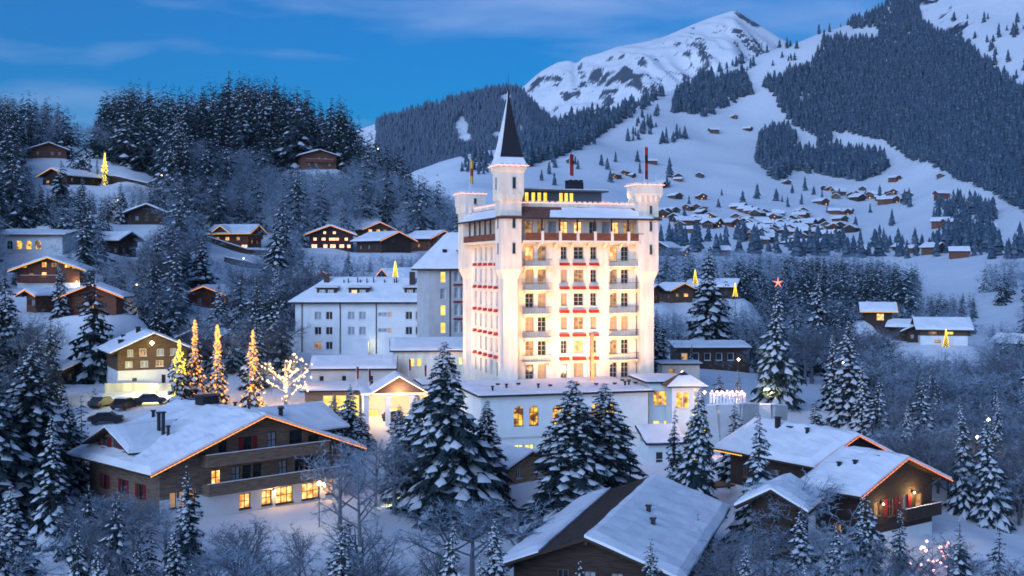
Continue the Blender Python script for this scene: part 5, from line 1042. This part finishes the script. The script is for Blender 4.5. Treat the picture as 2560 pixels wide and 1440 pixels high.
for i, (px, yt, d, v, w, lab) in enumerate(((2122, 800, 165, 1, 1.0, 'tall dense spruce at the edge of the white garden lawn'), (2192, 945, 150, 3, .95, 'broad snowy spruce behind the red-lit gable'), (2080, 835, 180, 2, 1.0, 'slender spruce behind the tall dense lawn spruce'), (2262, 1015, 140, 0, .9, 'lower snowy spruce beside the broad one behind the red-lit gable'), (2475, 1035, 128, 1, .8, 'lone spruce with a few lamps at the eastern edge'), (2048, 680, 262, 2, 1.2, 'dark pointed spruce across the valley path'), (2155, 905, 158, 0, .9, 'middle spruce of the lawn-edge clump'),
     (1660, 790, 215, 4, 1.1, 'slim dark spruce second from the turret wall'), (1730, 860, 195, 4, 1.0, 'thin young spruce before the sports pavilion'), (1845, 925, 160, 0, .95, 'small lit spruce on the light-strung terrace'), (1800, 935, 163, 3, 1.2, 'small rounded conifer on the light-strung terrace'), (1838, 1005, 136, 1, 1.0, 'spruce growing against the terrace wall'), (2042, 1000, 150, 3, 1.3, 'rounded little conifer by the garden railing'), (1920, 985, 158, 3, 1.2, 'low cut conifer at the foot of the tall garden spruce'))):
    key_tree('s', v, px, yt, d, lab, w=w)
for (px, yt, d) in ((835, 985, 147), (875, 960, 150), (905, 1020, 146), (998, 1010, 142)):
    key_tree('s', 1, px, yt, d, 'small snowy spruce planted before the hotel entrance', 'small spruces before the hotel entrance', w=1.3)
for (px, yt, d, v, lb) in ((850, 1065, 112, 0, 'round frosted tree hiding the corner of the large timber chalet'), (940, 1040, 121, 2, 'spreading frosted tree behind the chalet corner lamp'), (985, 1060, 118, 1, 'frosted tree leaning towards the tallest spruce by the forecourt'), (900, 1110, 108, 2, 'lower frosted tree in front of the large timber chalet')): key_tree('d', v, px, yt, d, lb, 'frosted trees beside the large chalet')
for (px, yt, d, v, lb) in ((1990, 1150, 108, 0, 'rimed bush-like tree between the little heaped chalet and its larger neighbour'), (1960, 1170, 106, 1, 'rimed bush-like tree against the little heaped chalet'), (1120, 1190, 101, 2, 'wide rimed bush under the tallest spruce'), (1180, 1205, 100, 0, 'rimed bush under the dark spruce by the restaurant block'), (1300, 1215, 98, 2, 'rimed bush below the small light timber chalet')): key_tree('d', v, px, yt, d, lb, 'rimed bushes along the lower lane', w=1.4)
for (px, yt, d, v, w, lb) in ((152, 398, 305, 5, 1.2, 'dark spruce before the golden-eaved chalet under the road'), (55, 425, 300, 3, 1.1, 'broad dark spruce above the white villa'), (205, 440, 298, 5, 1.1, 'dark spruce between the villa and the road chalet'), (300, 455, 295, 0, 1.1, 'spruce below the tree glowing yellow'), (100, 455, 290, 1, 1.1, 'snowy spruce over the villa roof'),
     (152, 655, 196, 2, 1.3, 'slender spruce across the wide red-brown chalet'), (238, 668, 188, 5, 1.2, 'dark spruce splitting the long orange gable edges'), (20, 690, 186, 3, 1.1, 'spruce beside the small orange-eaved chalet'), (430, 560, 252, 5, 1.5, 'big dark spruce beside the dark barn'), (500, 585, 256, 3, 1.2, 'second dark spruce beside the dark barn'), (400, 610, 240, 1, 1.1, 'lower spruce under the dark barn'), (545, 700, 214, 0, 1.1, 'snowy spruce in front of the faint pink gable'), (870, 625, 288, 5, 1.2, 'round dark spruce above the annexe ridge'), (1075, 640, 282, 3, 1.1, 'spruce between the annexe and the rear wing roof')):
    key_tree('s', v, px, yt, d, lb, w=w)
# scattered woods: trees that would hide a protected thing are not planted there
PROT = [(735, 690, 1080, 892, 215), (1040, 585, 1170, 860, 190), (1140, 180, 1655, 1000, 170), (1165, 940, 1760, 1165, 150), (760, 890, 1170, 1060, 160), (248, 815, 445, 985, 176), (425, 800, 780, 1000, 165), (160, 905, 265, 950, 185),
        (20, 640, 215, 708, 216), (36, 722, 132, 750, 200), (178, 708, 318, 758, 196), (468, 712, 580, 745, 245), (505, 558, 668, 625, 325), (758, 558, 895, 622, 325), (890, 572, 1050, 625, 318), (900, 553, 985, 580, 352), (1030, 575, 1120, 605, 330), (60, 352, 170, 395, 370), (90, 410, 220, 455, 340), (215, 380, 300, 468, 348), (290, 400, 390, 442, 350), (285, 508, 405, 545, 290), (262, 578, 350, 620, 268), (0, 580, 165, 640, 250), (0, 540, 130, 580, 265), (690, 372, 870, 400, 430), (930, 665, 1060, 700, 262),
        (2140, 752, 2245, 800, 318), (2240, 790, 2460, 862, 305), (1625, 690, 1745, 760, 330), (1840, 690, 1880, 740, 340), (1695, 850, 1860, 882, 226), (2000, 930, 2095, 1000, 175), (1620, 900, 1990, 1100, 150), (1930, 715, 1965, 960, 178), (1720, 620, 1830, 880, 255), (1960, 985, 2080, 1100, 150), (2300, 662, 2450, 722, 760), (2440, 765, 2560, 792, 560)]
def clear(px, ytop, ybase, hw, d):
    for (x0, y0, x1, y1, D) in PROT:
        if d < D+6 and px+hw*.6 > x0 and px-hw*.6 < x1 and ytop < y1 and ybase > y0: return False
    return True
BLD = [(o.location[0], o.location[1]) for o in bpy.data.objects if o.parent is None and o.get('category') in ('chalet', 'building', 'house', 'shed', 'barn')]
CAND = []     # (apparent size, kind, var, loc, h, w, zone)
def scatter(n, px0, px1, d0, d1, frac_spruce, hs_rng, hd_rng, zone, mind=4.2, reg=None, skip=None):
    made = 0; tries = 0
    while made < n and tries < n*14:
        tries += 1
        d = math.sqrt(random.uniform(d0*d0, d1*d1)); px = random.uniform(px0, px1); x = (px-CX)*d/F
        if skip and skip(px, d): continue
        fs = frac_spruce(px, d) if callable(frac_spruce) else frac_spruce
        sp_ = random.random() < fs; h = random.uniform(*(hs_rng if sp_ else hd_rng)); z = float(gz(px, d))
        yb = HY-F*(z-ZC)/d; yt = HY-F*(z+h-ZC)/d; hw = .16*h*F/d*(1 if sp_ else 1.7)
        if reg and not reg(px, yb, yt): continue
        for _k in range(3):
            if clear(px, yt, yb, hw, d): break
            h *= .62; hw *= .62; yt = HY-F*(z+h-ZC)/d
        else: continue
        if h < 2.2: continue
        if any((x-a)**2+(d-c)**2 < (mind if sp_ else mind*.8)**2 for a, c, _ in PLACED[-700:]): continue
        if any((x-a)**2+(d+0-c-5)**2 < 90 for a, c in BLD): continue
        PLACED.append((x, d, 3.0)); made += 1
        CAND.append((h/d, 's' if sp_ else 'd', random.randrange(100), (x, d, z), h, random.uniform(.85, 1.25), zone))
def fs_left(px, d):
    if d > 420: return .95
    if d > 330: return .8 if px < 450 else .2
    return .6 if px < 480 else .3
skyl = lambda px, yb, yt: yt > np.interp(px, [-300, 0, 60, 140, 180, 228, 240, 262, 330, 430, 520, 560, 600, 690, 740, 800, 860, 905, 960, 1060, 1150], [150, 188, 200, 225, 255, 292, 260, 200, 185, 190, 180, 172, 160, 168, 200, 220, 224, 288, 320, 390, 470])+random.uniform(0, 1)**.8*62
scatter(620, -260, 1000, 430, 575, fs_left, (22, 33), (12, 17), 'ridge', 3.4, skyl)
scatter(1150, -260, 1150, 330, 445, fs_left, (14, 24), (10, 16), 'slope', 3.2, skyl, lambda px, d: 215 < px < 400 and 335 < d < 372)
scatter(900, -260, 1150, 222, 335, fs_left, (11, 20), (8, 14), 'slope', 3.0, skyl)
scatter(230, -200, 400, 178, 235, .5, (9, 15), (7, 11), 'west', 2.8)
scatter(60, 280, 760, 186, 225, .5, (10, 15), (8, 11), 'west', 2.8)
scatter(60, 90, 340, 181, 203, .5, (4, 8), (4, 7), 'west', 1.8)
scatter(60, -300, 250, 130, 178, .7, (9, 14), (6, 9), 'west', 2.8)
scatter(560, 1640, 2760, 185, 330, lambda px, d: .24 if px > 2150 else .42, (9, 17), (8, 13), 'valley', 3.0, None, lambda px, d: (px < 2120 and d < 215))
scatter(150, 2230, 2760, 128, 190, .22, (8, 13), (7, 10), 'valley', 3.0)
scatter(800, 1640, 2760, 330, 560, .6, (12, 22), (9, 14), 'valley', 3.6, lambda px, yb, yt: yt > np.interp(px, [1640, 1900, 2200, 2500, 2700], [610, 625, 630, 650, 640]))
scatter(620, 1640, 2760, 560, 860, .75, (14, 24), (9, 14), 'belt', 4.2, lambda px, yb, yt: yt > np.interp(px, [1640, 1900, 2200, 2300, 2420, 2450, 2700], [598, 612, 625, 660, 700, 640, 600])+random.uniform(0, 14), lambda px, d: px > 2270 and px < 2560 and fbm(np.array(px/90.), np.array(d/160.), 2, 5) > .52)
scatter(34, 150, 430, 98, 111, .55, (4.5, 7), (4, 6), 'fore', 2.0, lambda px, yb, yt: yt > 1178+max(0, px-300)*.35)
scatter(120, -100, 2700, 66, 99, .5, (5, 10), (4.5, 8), 'fore', 2.2, lambda px, yb, yt: yt > (1248 if 300 < px < 2000 else 1190))
CAND.sort(key=lambda c: -c[0])
LAB = {('s', 'fore'): ('snowy spruce in the gardens along the lower edge of the village', 'spruces along the lower gardens'), ('d', 'fore'): ('rimed tree in the gardens along the lower edge of the village', 'frosted trees along the lower gardens'),
       ('s', 'ridge'): ('tall dark spruce in the wood along the hill crest', 'spruces along the hill crest'), ('d', 'ridge'): ('frosted bare tree between the spruces of the hill crest', 'frosted trees along the hill crest'),
       ('s', 'slope'): ('snow-dusted spruce among the chalets of the western hillside', 'spruces on the western hillside'), ('d', 'slope'): ('frosted bare tree on the wooded western hillside', 'frosted trees on the western hillside'),
       ('s', 'west'): ('dark spruce near the foot of the western slope', 'spruces at the foot of the western slope'), ('d', 'west'): ('frosted bare tree near the foot of the western slope', 'frosted trees at the foot of the western slope'),
       ('s', 'valley'): ('snowy spruce scattered through the frosted valley wood', 'spruces in the valley wood'), ('d', 'valley'): ('rime-covered bare tree of the dense valley wood', 'frosted trees in the valley wood'),
       ('s', 'belt'): ('dark spruce in the forest belt below the village', 'spruces in the belt below the village'), ('d', 'belt'): ('pale frosted tree in the forest belt below the village', 'frosted trees in the belt below the village')}
REST = {'s': [], 'd': []}
SHORT = (('large brown timber', 'large timber chalet'), ('rear wing of the large', 'wing of the large timber chalet'), ('bright lamp under its gable', 'chalet with the bright gable lamp'), ('low shed', 'low snowy shed'), ('dark shed', 'dark forecourt shed'), ('glowing gable windows', 'wide red-brown chalet'), ('small chalet with orange-lit', 'small orange-eaved chalet'), ('half hidden by a spruce', 'chalet with long orange edges'), ('faint pink-lit', 'chalet with the faint pink edge'), ('turned broadside', 'broadside yellow-lit chalet'), ('glowing rows', 'chalet with glowing window rows'), ('dark unlit chalet with long', 'long-roofed unlit chalet'), ('peeping out', 'chalet peeping out behind'), ('tucked behind the rear', 'chalet behind the rear wing'), ('unlit brown chalet high', 'high unlit chalet'), ('golden eave lights', 'chalet under the slope road'), ('deep among the hillside', 'deep-set dark gable'), ('dark barn', 'dark barn'), ('nearly swallowed', 'swallowed brown chalet'), ('house with bright lamp', 'house behind the annexe'), ('house with orange gable', 'orange-gabled house'), ('white villa with', 'white villa'), ('above the white villa', 'chalet above the villa'), ('blazing square window', 'chalet with the blazing window'), ('broad chalet with lit dormer', 'broad valley chalet'), ('dark chalet pair', 'paired valley chalet'), ('low dark chalet', 'low dark valley chalet'), ('golden eaves beyond', 'golden-eaved chalet'), ('close behind the plain turret', 'chalet behind the turret'), ('long snow-roofed house', 'long snow-roofed house'), ('golden eave at the valley', 'valley-edge chalet'), ('sports pavilion', 'sports pavilion'), ('small flat garden house', 'garden house'), ('four-storey white', 'white annexe'), ('red-lit gable edge below', 'chalet under the terrace'), ('red shutters', 'red-shuttered chalet'), ('little chalet roof', 'little heaped chalet'))
MARK = [(o.location[0], o.location[1]+4, next(b for a, b in SHORT if a in o['label'])) for o in bpy.data.objects if o.parent is None and o.get('label') and o.get('category') in ('chalet', 'building', 'house') and any(a in o['label'] for a, b in SHORT)]
def tree_label(kd, zn, loc, h, w):
    base, gp = LAB[(kd, zn)]; q = h*w
    size = ('towering' if h > 24 else 'tall' if h > 17 else 'middling' if h > 11.5 else 'low' if h > 7 else 'dwarf'); sh = 'narrow' if w < .95 else ('broad' if w > 1.13 else '')
    near = sorted(((loc[0]-a)**2+(loc[1]-b)**2, a, b, n) for a, b, n in MARK)[:1]
    k = 'spruce' if kd == 's' else 'frosted bare tree'
    if near and near[0][0] < 30**2:
        _, a, b, n = near[0]; rl = 'behind' if loc[1]-b > 7 else ('in front of' if b-loc[1] > 7 else 'beside')
        return ' '.join(f'{size} {sh} {k} {rl} the {n}'.split()), ('spruces growing near buildings' if kd == 's' else 'frosted trees growing near buildings')
    return ' '.join(f'{size} {sh} {base}'.split()).replace('tall tall', 'tall').replace('low tall', 'low').replace('middling tall', 'middling').replace('towering tall', 'towering').replace('dwarf tall', 'dwarf').replace(' narrow tall', ' narrow').replace(' broad tall', ' broad'), gp
for (ap, kd, v, loc, h, w, zn) in CAND:
    if COUNT[kd] < 296:
        COUNT[kd] += 1; lb, gp = tree_label(kd, zn, loc, h, w)
        if kd == 's': tree('s', v % 6, loc, h, lb, gp, w) if h/loc[1] > .075 else tree('f', v % 4, loc, h, lb, gp, w)
        else: tree('d', v % 5, loc, h, lb, gp, w*1.1)
    else: REST[kd].append((loc, h, w, v))
def arr(me): 
    v = np.empty(len(me.vertices)*3, np.float32); me.vertices.foreach_get('co', v); f = np.empty(len(me.polygons)*3, np.int32); me.loops.foreach_get('vertex_index', f); return v.reshape(-1, 3), f.reshape(-1, 3)
def mass(name, label, items, protos, mats, cat):
    """items: (loc, h, w, v); protos: list of (verts, tris, material index) joined into one mesh"""
    V, Fc, M = [], [], []; off = 0
    for (loc, h, w, v) in items:
        pv, pf, pm = protos[v % len(protos)]; a = random.random()*6.283; c, s = math.cos(a), math.sin(a)
        q = np.stack([(pv[:, 0]*c-pv[:, 1]*s)*h*w+loc[0], (pv[:, 0]*s+pv[:, 1]*c)*h*w+loc[1], pv[:, 2]*h+loc[2]-.2], -1)
        V.append(q); Fc.append(pf+off); M.append(pm); off += len(pv)
    o = link(name, np_mesh(name, np.concatenate(V), np.concatenate(Fc), mats, np.concatenate(M))); tag(o, label, cat, kind='stuff'); return o
def lod_spruce(seed, lv, nb, R0, te, sn):
    a, f, s, g = spruce_arrays(seed, lv, nb, R0, te, sn, .04, .45, .04); return np.concatenate([a, s]), np.concatenate([f, g+len(a)]), np.concatenate([np.zeros(len(f), int), np.ones(len(g), int)])
if REST['s']: mass('spruce_wood', 'further dark spruces of the hillside and valley woods', REST['s'], [lod_spruce(700+i, 13, 7, .19, 2, .16) for i in range(4)], ['needles', 'snow_tree'], 'trees')
def lod_dec(seed):
    Lm, v, f = decid_arrays(seed, .9, 6, 5, 5); return v, f, (np.arange(len(f)) % 4 == 0).astype(int)
if REST['d']: mass('frosted_wood', 'further frosted bare trees of the hillside and valley woods', REST['d'], [lod_dec(800+i) for i in range(4)], ['frost', 'frost_brown'], 'trees')
# far forests on the slopes
def inpoly(x, y, p):
    r = np.zeros(x.shape, bool); n = len(p)
    for i in range(n):
        (x0, y0), (x1, y1) = p[i], p[(i+1) % n]; c = ((y0 > y) != (y1 > y)); r ^= c & (x < (x1-x0)*(y-y0)/((y1-y0) or 1e-9)+x0)
    return r
def far_proto(seed):
    r = np.random.default_rng(seed); v, f, m = [], [], []; tiers = 5
    for i in range(tiers):
        z0, z1 = .04+.82*i/tiers, .04+.82*i/tiers+.36-.02*i; z1 = min(z1, 1.0); rad = .20*(1-z0)**.9+.01; n = 6; a0 = r.random()*6; j = len(v); v.append((0, 0, z1))
        for k in range(n): a = a0+6.283*k/n; q = rad*r.uniform(.6, 1.15); v.append((math.cos(a)*q, math.sin(a)*q, z0+r.uniform(-.03, .03)))
        for k in range(n): f.append((j, j+1+k, j+1+(k+1) % n)); m.append(1 if r.random() < .25 else 0)
    return np.array(v), np.array(f), np.array(m)
FP = [far_proto(900+i) for i in range(6)]
FOREST = [([(1900, 212), (1965, 190), (2030, 172), (2058, 105), (2130, 92), (2128, 60), (2180, 5), (2260, -40), (2340, -60), (2290, 30), (2335, 85), (2400, 105), (2470, 170), (2560, 250), (2800, 330), (2800, 640), (2560, 530), (2480, 482), (2400, 452), (2330, 412), (2280, 402), (2205, 352), (2150, 342), (2080, 332), (2040, 342), (1990, 322), (1952, 282), (1935, 240)], 24, lambda px, py: (2105 < px < 2195 and 74 < py < 108)),
 ([(1888, 412), (1900, 345), (1958, 322), (1996, 348), (1972, 378), (2030, 388), (2100, 378), (2185, 390), (2230, 418), (2200, 440), (2150, 454), (2050, 440), (1990, 430), (1942, 455), (1915, 432)], 26, None), ([(2040, 385), (2045, 345), (2075, 340), (2082, 382)], 60, None),
 ([(1678, 292), (1682, 250), (1728, 205), (1780, 192), (1862, 192), (1880, 240), (1830, 262), (1762, 300), (1700, 280)], 30, None), ([(1560, 360), (1600, 290), (1650, 275), (1640, 320), (1610, 350)], 170, None),
 ([(1290, 420), (1290, 318), (1450, 296), (1600, 225), (1690, 200), (1655, 245), (1560, 305), (1480, 355), (1400, 392), (1330, 418)], 34, None), ([(1690, 205), (1870, 135), (1960, 95), (2010, 100), (1880, 150), (1720, 215)], 110, None), ([(1960, 100), (1990, 78), (2020, 85), (2000, 112)], 40, None), ([(2010, 75), (2180, 0), (2240, -40), (2150, 60), (2050, 90)], 130, None),
 ([(1780, 180), (1900, 130), (2000, 110), (1990, 160), (1850, 185)], 420, None), ([(1640, 360), (1700, 340), (1720, 350), (1650, 372)], 120, None), ([(2300, 30), (2600, 60), (2700, 300), (2560, 240), (2440, 120)], 900, None),
 ([(2330, 560), (2345, 510), (2400, 500), (2480, 530), (2500, 560), (2420, 555)], 90, None), ([(2340, 632), (2355, 580), (2470, 560), (2490, 630)], 75, None), ([(1620, 640), (2560, 650), (2560, 620), (1620, 590)], 260, None), ([(1650, 440), (2500, 520), (2500, 600), (1650, 570)], 2600, None), ([(1330, 330), (1640, 330), (1640, 470), (1330, 470)], 1500, None), ([(1130, 380), (1230, 400), (1230, 440), (1130, 430)], 200, None)]
items = []
for (poly, dens, ex) in FOREST:
    xs = [p[0] for p in poly]; ys = [p[1] for p in poly]; area = (max(xs)-min(xs))*(max(ys)-min(ys)); n = int(area/dens)
    X = rng.uniform(min(xs), max(xs), n); Y = rng.uniform(min(ys), max(ys), n); ok = inpoly(X, Y, poly)
    for px, py in zip(X[ok], Y[ok]):
        if ex and ex(px, py): continue
        d = ray_d(px, py)
        if d: items.append((on_ground(px, d), random.choice((1, 1, 1, .6, .75, 1.2))*random.uniform(13, 24)*(1.0 if d > 1400 else .8), random.uniform(.9, 1.7), random.randrange(6)))
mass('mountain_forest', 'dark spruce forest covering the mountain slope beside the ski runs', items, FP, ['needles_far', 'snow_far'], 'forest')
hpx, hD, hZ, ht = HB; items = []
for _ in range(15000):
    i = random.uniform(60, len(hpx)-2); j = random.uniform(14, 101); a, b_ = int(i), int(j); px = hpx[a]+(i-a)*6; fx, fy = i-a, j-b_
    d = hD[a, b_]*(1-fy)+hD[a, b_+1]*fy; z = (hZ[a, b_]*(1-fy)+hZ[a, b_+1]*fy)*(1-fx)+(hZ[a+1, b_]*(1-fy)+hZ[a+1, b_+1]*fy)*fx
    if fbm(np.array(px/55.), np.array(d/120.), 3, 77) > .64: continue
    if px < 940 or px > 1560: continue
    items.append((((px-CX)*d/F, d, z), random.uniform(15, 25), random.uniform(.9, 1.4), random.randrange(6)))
mass('ridge_forest', 'dense dark forest clothing the hill ridge before the snow peak', items, FP, ['needles_rime_haze', 'snow_far'], 'forest')
# ------------------------------------------------------------------ cars, lamps and small things
def car(label, px, d, rz, col, group='cars parked by the retaining wall'):
    mname = 'car_paint_'+col[0]
    if mname not in MAT: mat(mname, col[1], .35, spec=.6)
    t = thing('parked_car', label, 'car', on_ground(px, d), rz, group)
    prof = [(-2.1, .35), (-2.15, .75), (-1.95, .95), (-1.5, 1.0), (-.95, 1.45), (.55, 1.5), (1.2, 1.02), (2.0, .9), (2.15, .6), (2.1, .35)]
    b = MB().loft([[(x, s_*.85, z) for x, z in prof] for s_ in (-1, 1)]); mk('body', b, mname, t)
    mk('window', MB().loft([[(x, s_*.86, z) for x, z in ((-1.35, 1.02), (-.88, 1.38), (.5, 1.42), (1.05, 1.02))] for s_ in (-1, 1)]), 'glass', t)
    for (x, y) in ((-1.35, -.8), (1.35, -.8), (-1.35, .8), (1.35, .8)): mk('wheel', MB().tube((x, y-.12, .33), (x, y+.12, .33), .33, n=12), 'metal_dark', t)
    for y in (-.6, .6): mk('headlight', MB().box(2.08, 2.17, y-.16, y+.16, .62, .76), 'white_paint', t); mk('taillight', MB().box(-2.19, -2.1, y-.14, y+.14, .7, .85), 'red', t)
    mk('snow', snow_slab(MB(), (-.95, -.75, 1.5), (.55, -.75, 1.53), (.55, .75, 1.53), (-.95, .75, 1.5), .1, 3, 6, 6), 'snow_roof', t)
car('dark blue parked car below the lit retaining wall', 375, 163, R(20), ('blue', (.015, .03, .07))); car('black parked car next to the dark blue one', 310, 160, R(80), ('black', (.01, .01, .012))); car('black parked car with snow nearest the large chalet roof', 265, 152, R(10), ('black', (.01, .01, .012))); car('dark grey parked car at the end of the parking row', 255, 162, R(75), ('grey', (.04, .045, .05)))
car('dark car waiting under the hotel entrance canopy', 985, 159, R(-60), ('black', (.01, .01, .012)), None)
b = MB()
lp = thing('parking_lamp', 'low bright lamp lighting the parking wall yellow', 'lamp', on_ground(392, 168)); mk('post', MB().tube((0, 0, 0), (0, 0, 1.4), .06, n=8), 'metal_dark', lp); mk('globe', MB().ball((0, 0, 1.55), .24), 'bulb_lime', lp); lamp('lamp_light', lp, (0, -.5, 1.6), 2200, (1, .88, .25), .2)
def street_lamp(label, px, py, d, e=60, col=(1, .7, .3), m='bulb_white', r=.22):
    g_ = on_ground(px, d); h = max(1.2, ZC-(py-HY)*d/F-g_[2]); t = thing('street_lamp', label, 'street lamp', g_, 0, None)
    mk('post', MB().tube((0, 0, -.3), (0, 0, h-.2), .05, .035, 6).tube((0, 0, h-.25), (0, -.35, h-.12), .03, n=5), 'metal_dark', t); mk('lantern', MB().ball((0, -.4, h), r), m, t)
    if e: lamp('lamp_light', t, (0, -.55, h-.25), e, col, .15)
for (px, py, d, lab) in ((1845, 898, 168, 'round bright lamp beside the garden spruce'), (2468, 1048, 140, 'lane lamp among the frosted trees of the valley'), (2440, 1092, 136, 'second lane lamp among the frosted trees of the valley'), (798, 1207, 112, 'bright lamp by the corner of the large chalet'), (2105, 905, 172, 'faint lamp behind the white lawn'), (296, 500, 300, 'hillside path lamp under the yellow tree'), (405, 438, 346, 'lamp at the end of the slope road'), (535, 505, 345, 'lamp deep in the hillside wood'), (344, 712, 226, 'lamp on the lane below the hillside woods'), (610, 658, 296, 'lamp under the stone terrace wall'), (945, 372, 440, 'lamp near the crest of the wood'), (1705, 930, 170, 'lamp behind the pavilion roof'), (1760, 980, 150, 'lamp at the pavilion corner')):
    street_lamp(lab, px, py, d, 90 if d < 200 else 140)
g_ = on_ground(1000, 122); t = thing('ground_lamp', 'low ground lamp glowing on the snow at the foot of the spruce', 'lamp', g_); mk('housing', MB().tube((0, 0, 0), (0, 0, .35), .14, n=8), 'metal_dark', t); mk('globe', MB().ball((0, 0, .45), .2), 'bulb_lime', t); lamp('lamp_light', t, (0, -.2, .6), 260, (1, .9, .5), .15)
for (px, py, d, h, lab) in ((988, 676, 250, 3.4, 'yellow-lit cone tree behind the annexe roof'), (1738, 694, 330, 4.0, 'yellow-lit cone tree on the snowy chalet terrace'), (1838, 726, 320, 3.6, 'yellow-lit cone tree beyond the huge spruce'), (2365, 848, 300, 4.6, 'yellow-lit cone tree before the broad valley chalet')):
    g_ = P(px, py, d); g_[2] -= 0; b = MB(); rr_ = np.random.default_rng(int(px)); n = 95
    for i in range(n): tt = i/n; az = i*2.4; q = .19*h*(1-tt)*rr_.uniform(.75, 1); b.ball((math.cos(az)*q, math.sin(az)*q, tt*h), .13)
    zg = ground_at(g_[0], g_[1]); t = thing('light_tree', lab, 'light tree', (g_[0], g_[1], g_[2]-h*.45)); mk('bulbs', b, 'bulb_yellow', t); mk('mast', MB().tube((0, 0, min(-1, zg-(g_[2]-h*.45))), (0, 0, h), .05), 'metal_dark', t); mk('frame', MB().tube((0, 0, 0), (0, 0, h), .16*h, .02, 8), 'needles', t)
for i, (px, py, d, lab) in enumerate(((891, 935, 160, 'red flag on the lobby roof by the canopy pillar'), (921, 942, 158, 'dark red flag nearest the canopy gable'), (1022, 915, 172, 'red flag before the cream link wing'), (1061, 930, 170, 'thin red flag beyond the canopy gable'))):
    p_ = P(px, py, d); flag(lab, (p_[0], p_[1], p_[2]-1.5), 2.6, ['red_dark', 'red'] if i != 1 else ['red_dark'], 1.6, .3)
p_ = on_ground(2330, 103); t = thing('light_bush', 'bush strung with pinkish white lamps beside the lower chalet', 'bush', p_); mk('twigs', decid_arrays(61, 1.3, 7, 5, 5)[0], 'twig', t).scale = (3.6,)*3
b = MB(); rr_ = np.random.default_rng(5)
for i in range(26): b.ball((rr_.uniform(-1.6, 1.8), rr_.uniform(-1, 1), rr_.uniform(.6, 3.0)), .15)
mk('lamps', b, 'bulb_pink', t)['kind'] = 'stuff'
b = MB(); p_, q_ = P(1978, 1078, 147), P(2030, 1078, 145)
for i in range(3): c = p_+(q_-p_)*i/2; b.tube(c-(0, 0, 1.2), c, .06)
b.beam(p_, q_, .08, .1); b.beam(p_-(0, 0, .5), q_-(0, 0, .5), .06, .08); tag(mk('garden_railing', b, 'wood_dark'), 'dark garden railing on the snowy lawn below the terrace wall', 'railing')
# ------------------------------------------------------------------ air
if HAZE:
    hz = mk('haze', MB().box(-6500, 6500, -300, 6200, -6, 1700), 'snow'); hz['kind'] = 'stuff'; hz['label'] = 'thin blue evening haze filling the valley'; hz['category'] = 'haze'
    m = bpy.data.materials.new('haze'); m.use_nodes = True; t = m.node_tree; t.nodes.clear(); v = N(t, 'ShaderNodeVolumePrincipled'); o_ = N(t, 'ShaderNodeOutputMaterial'); t.links.new(v.outputs[0], o_.inputs['Volume'])
    v.inputs['Color'].default_value = (.75, .87, 1, 1); v.inputs['Density'].default_value = HAZE; v.inputs['Anisotropy'].default_value = .2
    hz.data.materials.clear(); hz.data.materials.append(m)
